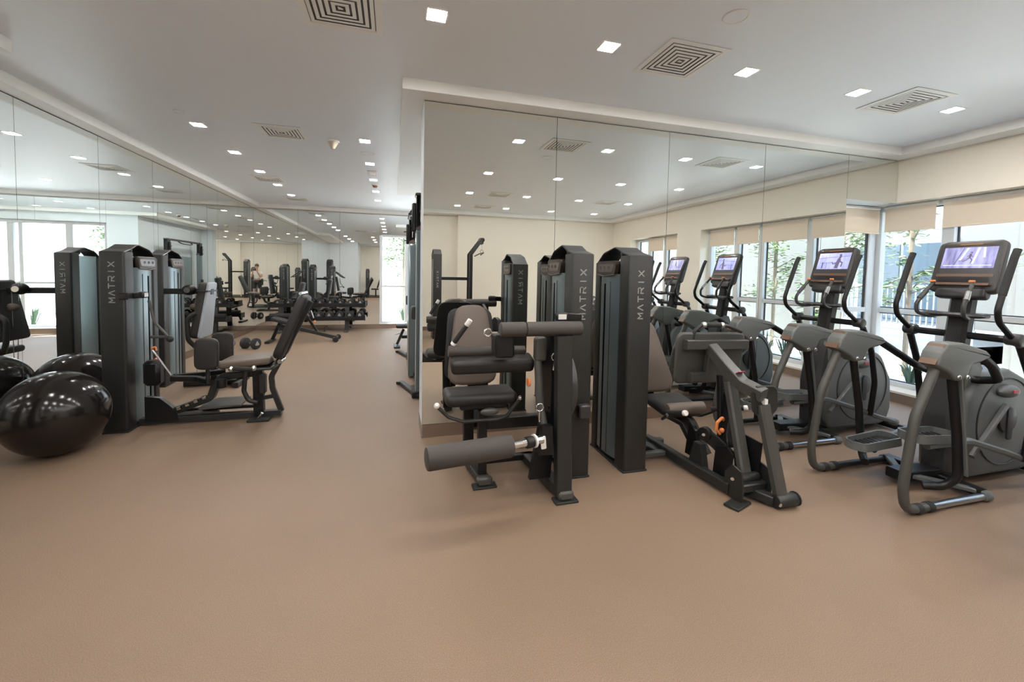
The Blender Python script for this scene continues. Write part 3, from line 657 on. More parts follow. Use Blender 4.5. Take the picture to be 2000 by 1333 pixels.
t.part('seat_post', MB().beam([(-1.30, y, .03), (-1.31, y, .50)], .075, .09, (1, 0, 0)), 'black'); t.part('post_sleeve', MB().box((-1.26, y - .03, .36), (.06, .08, .2), None, .01), 'frame')
t.part('handle_loop', MB().tube([(-1.40, y - .06, .53), (-1.42, y - .06, .30), (-1.38, y - .06, .2), (-1.3, y - .06, .18)], .022, 10, .06), 'frame')
t.part('foot_pad', MB().box((-1.28, y - .08, .012), (.2, .12, .024), None, .006), 'rubber'); t.part('foot_bolt', MB().cyl((-1.29, y - .09, .024), (-1.25, y - .1, .08), .014, 10), 'chrome')
t.part('rear_strut', MB().beam([(-1.10, y, .06), (-1.18, y, .30), (-1.19, y, .42), (-1.10, y, .60)], .05, .045, (0, 1, 0), .08), 'frame')
t.part('strut_tie', MB().beam([(-1.30, y, .2), (-1.16, y, .22)], .03, .04), 'frame')
t.part('seat', MB().rpad((-1.40, y + .06, .585), (1, 0, .07), (0, 1, 0), .46, .40, .07, .06, .025), 'padbr'); t.part('seat_pan', MB().box((-1.36, y + .06, .535), (.36, .3, .03), None, .008), 'black')
bd = V((.40, 0, 1)).normalized()
t.part('backrest', MB().rpad((-1.00, y + .06, .93), (0, 1, 0), bd, .38, .68, .09, .08, .03, .32), 'pad')
t.part('back_spine', MB().beam([(-1.12, y + .06, .57), (-.83, y + .06, 1.18)], .05, .03, (0, 1, 0)), 'frame'); t.part('back_hinge', MB().ball((-1.16, y, .60), .035, 12, 8), 'chrome'); t.part('back_hinge', MB().cyl((-1.10, y - .06, .58), (-1.10, y + .1, .58), .022, 12), 'steel')
t.part('top_bar', MB().cyl((-.90, y - .1, 1.27), (-.90, y + .2, 1.27), .016, 10), 'chrome')
t.part('grip', MB().cyl((-1.46, y - .22, .56), (-1.30, y - .22, .545), .023, 14), 'rubber')
for x in (-1.475, -1.285): t.part('grip_end', MB().ball((x, y - .22, .555), .026, 12, 8), 'chrome')
t.part('grip_bar', MB().tube([(-1.29, y - .22, .545), (-1.14, y - .2, .54), (-1.12, y - .05, .55)], .013, 8, .04), 'frame')
for sgn, xx, yy, lab in ((-1, -1.71, 4.60, None), (1, -1.72, 5.02, None)):
    t.part('knee_pad', MB().rpad((xx, yy, .69), (1, 0, 0), (0, .05, 1), .20, .30, .06, .07, .022), 'pad'); t.part('pad_stem', MB().cyl((xx, yy + .02, .40), (xx, yy + .02, .56), .018, 10), 'frame')
    t.part('swing_arm', MB().beam([(xx, yy + .02, .42), (xx - .12, (yy + y) / 2 + .05, .43), (-2.04, y + .0 + sgn * .03, .45)], .05, .05, (0, 0, 1), .08), 'black')
    t.part('hub', MB().cyl((xx + .12, yy, .36), (xx + .12, yy, .44), .045, 16, ch=.006), 'black')
t.part('hub', MB().box((-2.2, 4.74, .50), (.14, .12, .24), None, .03), 'black'); t.part('quadrant', MB().prism([(0, 0), (.26, 0), (.22, .12), (.12, .22), (0, .24)], (-2.24, 4.66, .05), (1, 0, 0), (0, 0, 1), -.05), 'black')
t.part('curved_bar', MB().tube([(-2.16, 4.60, 1.20), (-2.12, 4.60, 1.0), (-2.02, 4.6, .87)], .012, 8, .1), 'grey'); t.part('joint', MB().ball((-2.0, 4.6, .84), .03, 12, 8), 'frame')
t.part('cross_bar', MB().beam([(-2.16, 4.62, .86), (-2.0, 4.6, .86)], .025, .025), 'grey'); t.part('thin_rod', MB().cyl((-2.14, 4.60, .74), (-2.0, 4.6, .50), .009, 8), 'steel')
t.part('release_lever', MB().tube([(-2.305, 4.93, .70), (-2.27, 4.93, .72), (-2.26, 4.93, .68)], .009, 7, .01), 'orange', label='small orange pin handle'); t.part('lever_knob', MB().ball((-2.27, 4.95, .58), .025, 10, 8), 'orange', label='amber knob')
for k in range(4): t.part('roller_bead', MB().cyl((-1.98 + .07 * k, 4.66, .16 + .03 * k), (-1.95 + .07 * k, 4.66, .17 + .03 * k), .018, 10), 'chrome')
# ------------------------------------------------------------------ rotary torso machine behind it
t = B2 = Thing('chest_machine', 'black machine with a tall tapered back pad, behind the inner thigh machine', 'gym machine', (-2.5, 6.3, 0))
tower(t, -2.93, -2.76, 6.2, 6.76, 1, Ht=1.66)
y = 6.2
t.part('top_beam', MB().beam([(-2.80, y + .05, 1.21), (-2.22, y - .02, 1.21)], .06, .07), 'black'); t.part('pivot', MB().ball((-2.47, y - .03, 1.23), .075, 14, 8, (1.1, .8, .9)), 'black'); t.part('pivot_cap', MB().cyl((-2.47, y - .1, 1.23), (-2.47, y - .09, 1.23), .035, 14), 'chrome')
t.part('hanging_grip', MB().ball((-2.40, y - .04, 1.02), .055, 12, 8, (1.2, .7, .8)), 'padbr'); t.part('cable', MB().cyl((-2.40, y - .04, .12), (-2.40, y - .04, 1.2), .004, 6), 'steel'); t.part('cable', MB().cyl((-2.33, y + .1, .1), (-2.37, y + .1, 1.2), .004, 6), 'steel')
t.part('back_pad', MB().rpad((-2.33, y, .98), (0, 1, 0), (.12, 0, 1), .40, .70, .10, .05, .03, .24), 'pad'); t.part('back_cover', MB().rpad((-2.275, y - .0, .98), (0, 1, 0), (.13, 0, 1), .40, .70, .03, .04, .01, .24), 'litcover', label='window-lit plastic back cover, its brightness painted on')  # cover coloured pale to paint the window light on the pad's back
t.part('strap', MB().box((-2.29, y, 1.22), (.13, .3, .02), None, .004), 'gasket')
t.part('handle', MB().tube([(-2.35, y - .16, .95), (-2.44, y - .18, .88), (-2.43, y - .18, .62), (-2.36, y - .12, .5)], .026, 10, .08), 'frame')
t.part('seat', MB().rpad((-2.2, y, .52), (1, 0, 0), (0, 1, 0), .36, .36, .08, .06, .03), 'pad'); t.part('seat_post', MB().beam([(-2.22, y, .05), (-2.22, y, .48)], .07, .07, (1, 0, 0)), 'black')
t.part('base_rail', MB().beam([(-2.55, y, .04), (-1.9, y, .04)], .08, .06), 'frame'); t.part('base_cross', MB().beam([(-1.92, y - .22, .04), (-1.92, y + .22, .04)], .07, .06), 'frame'); t.part('foot_plate', MB().box((-2.02, y, .1), (.18, .36, .02), .0, .005), 'grey')
# ------------------------------------------------------------------ balls
single('exercise_ball', MB().ball((-2.58, 4.15, .33), .33, 64, 36), 'ball', 'glossy black exercise ball nearest the camera at the left edge', 'exercise ball', (-2.58, 4.15, 0), 'big black exercise balls')
single('exercise_ball', MB().ball((-2.955, 5.03, .33), .33, 64, 36), 'ball', 'glossy black exercise ball tucked behind the first, against the left mirror', 'exercise ball', (-2.955, 5.03, 0), 'big black exercise balls')
# ------------------------------------------------------------------ elliptical trainers
EY = 2.135
ell = Thing('elliptical_trainer', 'grey elliptical trainer nearest the camera, a runner between pillars on its screen', 'elliptical trainer', (4.0, EY, 0), 'elliptical trainers facing the windows')
t = ell
def P(x, y, z): return V((x, EY + y, z))
for s in (-1, 1):
    yy = s * .305
    t.part('rear_loop', MB().tube([P(3.36, yy, .98), P(3.19, yy, .64), P(3.12, yy, .20), P(3.15, yy, .04), P(3.36, yy, .035)], .028, 14, [0, .3, .25, .1, 0]), 'grey')
    t.part('floor_tube', MB().tube([P(3.36, yy, .035), P(3.92, yy, .035)], .024, 14), 'steel' if s < 0 else 'frame')
    for x in (3.27, 3.37): t.part('tube_collar', MB().cyl(P(x - .025, yy, .035), P(x + .025, yy, .035), .033, 16, ch=.005), 'rubber')
    t.part('floor_cap', MB().cyl(P(3.90, yy, .036), P(3.97, yy, .036), .036, 18, ch=.012), 'shell')
    t.part('rear_strut', MB().tube([P(3.50, yy, .93), P(3.60, yy, .50), P(3.64, yy, .20), P(3.60, yy * .85, .12), P(3.52, yy * .6, .10)], .027, 12, .1), 'black')
    if s < 0: t.part('strut_facing', MB().beam([P(3.535, yy - .028, .90), P(3.66, yy - .028, .22)], .012, .03, (0, 1, 0)), 'shell')
    # knuckle cover: side profile extruded along y
    out = fillet([(3.27, .98, 0), (3.30, 1.06, 0), (3.36, 1.12, 0), (3.52, 1.115, 0), (3.74, 1.06, 0), (3.80, 1.02, 0), (3.70, .985, 0), (3.60, .97, 0), (3.55, .88, 0), (3.47, .87, 0), (3.40, .92, 0)], .025, 3, True)
    t.part('knuckle_cover', MB().prism([(p.x, p.y) for p in out], P(0, yy + .055, 0), (1, 0, 0), (0, 0, 1), .11, .018), 'shell')
    t.part('cover_end', MB().prism([(0, 0), (.09, 0), (.09, .15), (0, .15)], P(3.262, yy + .045, .985), (0, -1, 0), (.55, 0, .83), -.012), 'copper', label='end of the cover with a brown reflection painted on')  # brown here is a reflection painted as flat colour
    for x, z in ((3.47, .90), (3.55, .895)): t.part('cover_bolt', MB().ball(P(x, yy - .058, z), .016, 12, 8, (1, .6, 1)), 'chrome')
    t.part('top_tube', MB().tube([P(3.74, yy, 1.04), P(3.95, yy * .95, .93), P(4.12, yy * .8, .82), P(4.13, yy * .45, .79), P(4.08, yy * .2, .80)], .028, 12, [0, .3, .06, .08, 0]), 'black')
    # moving arm: handle, joint, lower link
    t.part('arm_grip', MB().tube([P(4.10, s * .30, 1.735), P(4.07, s * .30, 1.68), P(3.97, s * .30, 1.42)], .021, 12, .1, scale=None), 'rubber')
    t.part('arm_tube', MB().tube([P(3.97, s * .30, 1.42), P(3.935, s * .30, 1.32), P(3.95, s * .30, 1.24), P(4.10, s * .30, 1.13), P(4.16, s * .30, 1.08)], .018, 12, [0, .08, .1, .05, 0]), 'black')
    t.part('arm_joint', MB().cyl(P(4.13, s * .26, 1.115), P(4.13, s * .345, 1.115), .042, 18, ch=.01), 'shelld')
    t.part('arm_link', MB().tube([P(4.16, s * .32, 1.07), P(4.27, s * .33, .86), P(4.34, s * .33, .55), P(4.33, s * .31, .24)], .024, 12, .3), 'black')
    # pedal
    zp = .40 if s < 0 else .25; xp = 3.62 if s < 0 else 3.55; yp = s * .15
    out = fillet([(-.20, -.075, 0), (.17, -.085, 0), (.20, .0, 0), (.17, .085, 0), (-.20, .075, 0), (-.23, 0, 0)], .05, 4, True); out2 = [(p.x, p.y) for p in out]
    pd_ = t.part('pedal', MB().prism(out2, P(xp, yp, zp), (1, 0, .06 * s), (0, 1, 0), .02, .006), 'shelld')
    rim = MB().beam([P(xp, yp, zp + .035) + V((a, b, .06 * s * a)) for a, b in out2], .014, .055, closed=False) if False else MB().sweep([P(xp, yp, zp + .03) + V((a, b, .06 * s * a)) for a, b in out2], [(-.006, -.03), (.006, -.03), (.006, .03), (-.006, .03)], closed=True)
    t.part('pedal_rim', rim, 'shell', pd_)
    m = MB()
    for k in range(7): m.bx(xp - .16 + .045 * k, xp - .15 + .045 * k, EY + yp - .06, EY + yp + .06, zp + .018 + .0 * k, zp + .026)
    t.part('pedal_tread', m, 'rubber', pd_)
    t.part('pedal_arm', MB().beam([P(xp - .1, s * .19, zp - .02), P(xp + .25, s * .23, zp + .0), P(4.2, s * .27, .30), P(4.42, s * .30, .22), P(4.66, s * .30, .15)], .05, .045, (0, 0, 1), .15, .012), 'shell')
    t.part('arm_end', MB().ball(P(4.67, s * .30, .145), .034, 12, 8, (1.6, 1, 1)), 'shell')
    t.part('rail_roller', MB().cyl(P(xp + .05, s * .17, zp - .05), P(xp + .05, s * .2, zp - .05), .03, 14), 'rubber')
    # crank and slot on the side of the housing
    t.part('crank_arm', MB().beam([P(4.38, s * .175, .60), P(3.98, s * .2, .26)], .035, .03, (0, 1, 0)), 'shell')
    t.part('crank_disc', MB().cyl(P(4.45, s * .145, .48), P(4.45, s * .165, .48), .10, 30, ch=.006), 'shelld'); t.part('crank_slot', MB().rpad(P(4.45, s * .168, .45), (1, 0, 0), (0, 0, 1), .06, .24, .012, .028, .003), 'gasket')
    t.part('fixed_handle', MB().tube([P(4.03, s * .115, 1.50), P(3.96, s * .13, 1.42), P(3.90, s * .14, 1.34), P(3.90, s * .14, 1.27), P(3.99, s * .12, 1.245), P(4.10, s * .08, 1.255)], .0135, 10, .05), 'shelld')
    t.part('handle_sensor', MB().cyl(P(3.975, s * .125, 1.435), P(3.925, s * .138, 1.375), .0175, 12), 'chrome' if s < 0 else 'shelld'); t.part('handle_button', MB().box(P(4.02, s * .115, 1.512), (.02, .035, .018), None, .005), 'orange', label='orange toggle button')
    t.part('water_bottle_tray', MB().ball(P(4.05, s * .12, 1.262), .055, 14, 8, (1, 1.35, .35)), 'shelld')
t.part('base_cross', MB().beam([P(3.93, -.30, .05), P(3.93, .30, .05)], .075, .05, (0, 0, 1)), 'black')
t.part('base_fork', MB().beam([P(3.93, -.28, .055), P(3.75, -.12, .075), P(3.6, 0, .09)], .05, .03, (0, 0, 1), .06), 'shell'); t.part('base_fork', MB().beam([P(3.93, .28, .055), P(3.75, .12, .075), P(3.6, 0, .09)], .05, .03, (0, 0, 1), .06), 'shell')
t.part('base_spine', MB().beam([P(3.55, 0, .09), P(4.1, 0, .07), P(4.95, 0, .06)], .12, .07, (0, 0, 1)), 'black')
t.part('front_stabiliser', MB().beam([P(4.88, -.30, .045), P(4.88, .30, .045)], .08, .06, (0, 0, 1), ch=.02), 'black')
out = fillet([(4.02, .06, 0), (4.00, .40, 0), (4.04, .70, 0), (4.20, .84, 0), (4.48, .86, 0), (4.72, .76, 0), (4.86, .52, 0), (4.88, .22, 0), (4.82, .06, 0)], .12, 5, True)
t.part('flywheel_housing', MB().prism([(p.x, p.y) for p in out], P(0, .14, 0), (1, 0, 0), (0, 0, 1), .28, .03), 'shell')
t.part('housing_ring', MB().ring(P(4.46, -.142, .46), (0, 1, 0), .33, .006, 40, 6), 'shelld'); t.part('housing_ring', MB().ring(P(4.46, .142, .46), (0, 1, 0), .33, .006, 40, 6), 'shelld')
t.part('front_cowl', MB().beam([P(4.0, 0, .10), P(3.985, 0, .5), P(4.04, 0, .80), P(4.09, 0, .95)], .20, .12, (1, 0, 0), .2, .03), 'shelld')
t.part('mast_cover', MB().beam([P(4.10, 0, .72), P(4.12, 0, .88), P(4.14, 0, 1.02)], .26, .22, (1, 0, 0), .1, .05, scale=[.8, 1, .55]), 'shell')
t.part('mast', MB().beam([P(4.06, 0, .6), P(4.12, 0, 1.05), P(4.18, 0, 1.45)], .13, .10, (1, 0, 0), .3, .02), 'black')
t.part('arm_axle', MB().beam([P(4.13, -.30, 1.11), P(4.13, .30, 1.11)], .05, .05, (0, 0, 1), ch=.015), 'black')
t.part('link_hub', MB().ball(P(4.42, -.16, .70), .07, 14, 8, (1.5, .7, .7)), 'shell'); t.part('hub_label', MB().box(P(4.40, -.213, .71), (.06, .004, .02)), 'red', label='small red label')
t.part('handle_bracket', MB().beam([P(4.08, -.17, 1.262), P(4.08, .17, 1.262)], .12, .03, (0, 0, 1), ch=.012), 'shelld')
# console
cu_ = V((0, -1, 0)); cv = V((.30, 0, .95)).normalized(); cn = cu_.cross(cv)   # cn points to -X
cc = P(4.165, -.01, 1.625)
if cn.x > 0: cn = -cn
con = t.part('console', MB().rpad(cc - cn * .02, cu_, cv, .40, .41, .07, .045, .02, .37), 'shelld')
def cpad(a, b, w, h, th, r, name, m, lab=None, e=0.0, off=.009):
    return t.part(name, MB().rpad(cc + cn * off + cu_ * a + cv * b, cu_, cv, w, h, th, r, e), m, con, lab)
t.part('console_chin', MB().rpad(cc - cn * .02 + cv * -.205, cu_, cv, .30, .09, .075, .03, .02), 'shelld', con)
cpad(0, .0, .385, .385, .006, .04, 'console_face', 'screenframe', off=.0085)
cpad(0, .065, .325, .185, .004, .006, 'bezel', 'gasket', off=.012)
cpad(0, .170, .30, .028, .006, .008, 'top_strip', 'placard', off=.012)
cpad(0, .170, .13, .010, .006, .004, 'top_notch', 'bronze', off=.016)
cpad(0, -.075, .33, .022, .012, .006, 'button_bar', 'copper', off=.014, lab='copper-brown control strip')
cpad(0, -.115, .30, .042, .006, .015, 'tray_recess', 'gasket', off=.012)
cpad(0, -.150, .33, .018, .05, .008, 'tray_lip', 'copper', off=.02)
scr = {}
def screen_mat(kind):
    m = bpy.data.materials.new('screen picture'); m.use_nodes = True; nt = m.node_tree; p = nt.nodes['Principled BSDF']
    tc = nt.nodes.new('ShaderNodeTexCoord'); n = nt.nodes.new('ShaderNodeTexNoise'); n.inputs['Scale'].default_value = 9; n.inputs['Detail'].default_value = 3
    r = nt.nodes.new('ShaderNodeValToRGB'); r.color_ramp.elements[0].position = .35; r.color_ramp.elements[1].position = .68
    if kind: r.color_ramp.elements[0].color = (.30, .32, .75, 1); r.color_ramp.elements[1].color = (.50, .52, .95, 1)
    else: r.color_ramp.elements[0].color = (.17, .16, .33, 1); r.color_ramp.elements[1].color = (.52, .52, .85, 1)
    mp = nt.nodes.new('ShaderNodeMapping'); mp.inputs['Scale'].default_value = (1, 2.2, .35)
    nt.links.new(tc.outputs['Object'], mp.inputs[0]); nt.links.new(mp.outputs[0], n.inputs['Vector']); nt.links.new(n.outputs[0], r.inputs[0]); nt.links.new(r.outputs[0], p.inputs['Emission Color'])
    p.inputs['Base Color'].default_value = (.02, .02, .03, 1); p.inputs['Emission Strength'].default_value = .95; p.inputs['Roughness'].default_value = .15
    return m
MT['screenA'] = screen_mat(0); MT['screenB'] = screen_mat(1)
MT['figdark'] = mat('screen dark tone', (.02, .02, .03), .3, emit=(.10, .08, .16), es=.8); MT['figlite'] = mat('screen light tone', (.02, .02, .03), .3, emit=(.75, .75, 1.0), es=.9)
def screen_picture(kind):
    sc = cpad(0, .065, .305, .165, .002, .002, 'screen', 'screenB' if kind else 'screenA', 'lit screen with a figure exercising', off=.0155)
    def stroke(mb, pts, w):
        q = [cc + cn * .0172 + cu_ * a + cv * (b + .065) for a, b in pts]
        mb.beam(q, w, .0012, cn, ch=.0004)
    m = MB(); l = MB()
    if kind:   # arm-stretching torso before a rail
        stroke(m, [(.04, -.075), (.045, -.02), (.055, .02)], .035); stroke(m, [(.05, .02), (.06, .045), (.055, .07)], .022); stroke(m, [(.055, .0), (.09, -.02), (.085, -.06)], .014); stroke(m, [(.045, -.02), (.0, -.03), (-.01, -.01)], .012)
        stroke(m, [(-.15, .03), (.15, .05)], .004); stroke(m, [(-.12, -.02), (.03, -.015)], .004); stroke(m, [(-.10, -.075), (-.10, -.01)], .012); stroke(m, [(-.06, -.075), (-.06, -.02)], .005)
    else:      # runner on a path between pillars
        stroke(m, [(.012, .045), (.014, .035)], .012); stroke(m, [(.01, .03), (.008, .0)], .014); stroke(m, [(.008, 0), (-.008, -.02), (-.03, -.03)], .007); stroke(m, [(.008, 0), (.025, -.02), (.02, -.045)], .007); stroke(m, [(.008, .02), (-.01, .008)], .004); stroke(m, [(.01, .02), (.028, .005)], .004)
        stroke(m, [(-.035, .078), (-.075, -.06)], .005); stroke(m, [(-.05, -.03), (.0, .0)], .003)
        stroke(l, [(-.012, .078), (-.045, -.02)], .012); stroke(l, [(.05, .078), (.03, -.05)], .014); stroke(l, [(.08, .078), (.09, .0)], .012); stroke(l, [(-.14, -.06), (.14, -.062)], .005)
    t.part('picture_figure', m, 'figdark', con)
    if not kind: t.part('picture_pillars', l, 'figlite', con)
    return sc
screen_picture(0)
# power cord of the nearest trainer
e2 = dup(ell.o, (4.0, EY + 1.01, 0), label='grey elliptical trainer closest to the mirror, a stretching figure on its screen')
dup(ell.o, (4.25, .9, 0), label='third elliptical trainer from the mirror, seen only in reflection')
dup(ell.o, (4.25, -.15, 0), label='fourth elliptical trainer from the mirror, seen only in reflection')
for ch in list(e2.children):
    if ch.name.startswith('console') and ch.children:
        for g in list(ch.children):
            if g.name.startswith(('screen', 'picture')): bpy.data.objects.remove(g)
        keep_o, keep_b, con = t.o, t.b, ch
        old = t.b; t.b = V((4.0, EY, 0)); screen_picture(1)
single('power_cord', MB().tube([(4.75, 1.70, .008), (4.55, 1.76, .008), (4.42, 1.80, .008), (4.36, 1.72, .008), (4.5, 1.68, .008)], .006, 6, .08), 'rubber', 'thin black power cord on the floor at the right edge', 'cord', (4.5, 1.75, 0))
# ------------------------------------------------------------------ cable trainer against the side of the partition
DX = .115
t = Thing('cable_trainer', 'tall black cable trainer frame with grey column shrouds against the partition side', 'gym machine', (.13, 6.3, 0))
for y, nm in ((5.2, 1), (7.5, 2)):
    t.part('column_shroud', MB().prism([(p.x, p.y) for p in fillet([(.145, y - .12, 0), (.238, y - .12, 0), (.238, y + .14, 0), (.145, y + .14, 0)], .02, 3, True)], (0, 0, .08), (1, 0, 0), (0, 1, 0), 1.93), 'shroud')
    for x in (.168, .205): t.part('column_groove', MB().bx(x, x + .006, y - .124, y - .119, .1, 1.98), 'gasket')
    t.part('column_edge', MB().bx(.138, .146, y - .125, y - .11, .08, 2.0, .002), 'alu')
    t.part('column_cap', MB().prism([(.14, 2.0), (.24, 2.0), (.24, 2.03), (.205, 2.07), (.14, 2.03)], (0, y - .12, 0), (1, 0, 0), (0, 0, 1), -.26), 'placard')
    for x in (.142, .232): t.part('head_plate', MB().bx(x - .006, x + .006, y - .10, y + .10, 1.98, 2.42, .002), 'black')
    t.part('head_back', MB().bx(.15, .228, y + .06, y + .08, 2.05, 2.40), 'black'); t.part('head_cap', MB().box((.187, y - .0, 2.425), (.12, .22, .03), None, .008), 'grey')
    t.part('pulley_arm', MB().beam([(.19, y - .08, 2.40), (.19, y - .09, 2.24)], .03, .02, (0, 1, 0)), 'frame'); t.part('pulley', MB().cyl((.178, y - .06, 2.26), (.202, y - .06, 2.26), .045, 20, ch=.004), 'grey')
    t.part('cable', MB().cyl((.19, y - .105, 2.24), (.19, y - .105, 2.10), .006, 8), 'white')
    t.part('base_foot', MB().beam([(-.01, y + .54, .03), (.19, y - .17, .03)], .07, .045), 'frame'); t.part('base_foot', MB().beam([(-.06, y + .5, .03), (.0, y + .55, .03)], .05, .04), 'frame')
    t.part('base_plate', MB().bx(.10, .24, y - .14, y + .2, 0, .08, .01), 'black')
    t.part('carriage', MB().box((.13, y - .02, 1.02), (.08, .1, .16), None, .015), 'shelld')
    t.part('side_bracket', MB().box((.115, y + .0, 2.16), (.05, .08, .34), None, .012), 'black')
    for z in (2.05, 2.2): t.part('band_peg', MB().cyl((.05, y, z), (.10, y, z), .008, 8), 'black')
    for k in range(10): t.part('weight_plate', MB().bx(.16, .23, y + .14, y + .24, .1 + k * .045, .14 + k * .045, .003), 'black')
t.part('cross_beam', MB().beam([(.19, 5.2, 2.42), (.19, 7.5, 2.42)], .08, .06), 'black'); t.part('pull_up_bar', MB().tube([(.19, 5.9, 2.40), (.12, 5.9, 2.34), (.10, 6.1, 2.32), (.10, 6.6, 2.32), (.12, 6.8, 2.34), (.19, 6.8, 2.40)], .018, 10, .05), 'black')
t.part('stack_cabinet', MB().bx(.09, .24, 6.05, 6.65, .02, 1.9, .02), 'shroud'); t.part('cross_beam', MB().beam([(.19, 5.3, .05), (.19, 7.4, .05)], .06, .05), 'black')
t.o.location.x += DX
# ------------------------------------------------------------------ benches
t = bench1 = Thing('incline_bench', 'black adjustable incline bench far down the aisle before the dumbbell rack', 'bench', (-1.9, 9.7, 0))
y = 9.7
t.part('seat', MB().rpad((-2.25, y, .45), (1, 0, -.32), (0, 1, 0), .36, .30, .08, .05, .025), 'pad')
t.part('backrest', MB().rpad((-1.90, y, .84), (0, 1, 0), (.16, 0, 1), .28, .84, .08, .05, .025), 'pad')
t.part('front_leg', MB().beam([(-2.42, y, .06), (-2.28, y, .40)], .06, .07, (0, 1, 0)), 'black'); t.part('front_foot', MB().beam([(-2.46, y - .25, .025), (-2.46, y + .25, .025)], .09, .045), 'frame')
t.part('spine', MB().beam([(-2.32, y, .33), (-2.0, y, .30), (-1.18, y - .02, .07)], .07, .075, (0, 1, 0), .1), 'frame')
t.part('back_support', MB().beam([(-1.55, y, .18), (-1.82, y, .62)], .05, .04, (0, 1, 0)), 'black'); t.part('rear_bar', MB().beam([(-1.20, y - .22, .06), (-1.20, y + .22, .06)], .07, .06), 'frame')
for s in (-1, 1): t.part('wheel', MB().cyl((-1.17, y + s * .24, .055), (-1.17, y + s * .20, .055), .055, 18, ch=.006), 'rubber')
t.part('adjuster', MB().cyl((-1.62, y - .1, .42), (-1.62, y + .1, .42), .018, 10), 'orange', label='orange adjuster'); t.part('strut', MB().cyl((-1.63, y - .05, .5), (-1.68, y - .05, .66), .016, 10), 'chrome')
t.part('spotter_peg', MB().tube([(-1.42, y, .2), (-1.42, y, .30), (-1.35, y, .32)], .012, 8, .03), 'frame')
t = Thing('flat_bench', 'dark flat bench poking out past the column shroud, before the far window', 'bench', (.5, 8.7, 0))
y = 8.72
t.part('seat', MB().rpad((.55, y, .42), (1, 0, 0), (0, 1, 0), 1.0, .28, .07, .05, .02), 'pad'); t.part('front_leg', MB().beam([(.07, y, .05), (.20, y, .36)], .05, .06, (0, 1, 0)), 'frame')
t.part('front_foot', MB().box((.07, y, .02), (.12, .44, .04), None, .01), 'frame'); t.part('rear_leg', MB().beam([(1.0, y, .05), (.92, y, .36)], .05, .06, (0, 1, 0)), 'frame'); t.part('rear_foot', MB().box((1.0, y, .02), (.1, .4, .04), None, .01), 'frame')
t.part('spine', MB().beam([(.16, y, .2), (.96, y, .2)], .06, .06), 'frame'); t.part('pop_pin', MB().cyl((.02, y - .05, .25), (.14, y - .05, .28), .008, 8), 'steel')
# ------------------------------------------------------------------ dumbbell rack
t = rack = Thing('dumbbell_rack', 'black two-tier dumbbell rack along the far mirror', 'rack', (-1.8, 11.2, 0))
for x in (-2.62, -1.12):
    t.part('leg', MB().beam([(x, 11.18, .03), (x, 11.28, .74)], .10, .07, (0, 1, 0)), 'frame'); t.part('foot', MB().beam([(x, 10.95, .025), (x, 11.52, .025)], .10, .05), 'grey')
for z, y0, nm in ((.66, 11.24, 'upper_shelf'), (.335, 11.08, 'lower_shelf')):
    t.part(nm, MB().bx(-2.9, -.69, y0 - .02, y0, z - .05, z + .03, .004).bx(-2.9, -.69, y0, y0 + .24, z - .02, z, .004).bx(-2.9, -.69, y0 + .22, y0 + .24, z - .02, z + .06, .004), 'black')
    for x in (-2.9, -.69): t.part('shelf_end', MB().bx(x - .01, x + .01, y0 - .03, y0 + .25, z - .06, z + .07, .004), 'frame')
def make_db(r, L, label, loc, group):
    t = Thing('dumbbell', label, 'dumbbell', loc, group); X, Y_, Z_ = loc
    t.part('handle', MB().cyl((X, Y_ - L * .32, Z_ + r), (X, Y_ + L * .32, Z_ + r), .017, 12), 'chrome')
    for s in (-1, 1):
        h = t.part('weight_head', MB().cyl((X, Y_ + s * L * .28, Z_ + r), (X, Y_ + s * L * .5, Z_ + r), r, 22, ch=r * .14), 'rubber')
        tri = fillet([(0, r * .62, 0), (-r * .54, -r * .31, 0), (r * .54, -r * .31, 0)], r * .18, 3, True)
        t.part('end_plate', MB().prism([(p.x, p.y) for p in tri], (X, Y_ + s * (L * .5 - .001), Z_ + r), (1, 0, 0), (0, 0, 1), -s * .003), 'steel', h)
    return t
xs = [-.815 - .235 * k for k in range(9)]
db = make_db(.066, .22, 'dumbbell at the right end of the upper tier of the rack', (xs[0], 11.36, .66), 'dumbbells on the upper tier')
nn = ['right end', 'second from the right', 'third from the right', 'fourth from the right', 'middle', 'fourth from the left', 'third from the left', 'second from the left', 'left end']
for k in range(1, 9): dup(db.o, (xs[k], 11.36, .66), label='dumbbell on the upper tier of the rack, %s' % nn[k])
db2 = make_db(.087, .26, 'big dumbbell on the lower tier of the rack, right end', (xs[0], 11.2, .335), 'big dumbbells on the lower tier')
for k in range(1, 7): dup(db2.o, (xs[k], 11.2, .335), label='big dumbbell on the lower rack tier, %s' % ['', 'second from the right', 'third from the right', 'fourth from the right', 'fifth from the right', 'sixth from the right', 'beside the foam roller'][k])
single('foam_roller', MB().cyl((-2.85, 11.18, .40), (-2.38, 11.18, .40), .065, 24, ch=.012), 'rubber', 'black foam roller lying at the left end of the lower rack tier', 'foam roller', (-2.6, 11.18, .335))
fd = make_db(.105, .30, 'large dumbbell lying alone on the floor beside the left mirror', (-2.60, 8.93, 0), None)
fd.o.rotation_euler = (0, 0, math.radians(62))
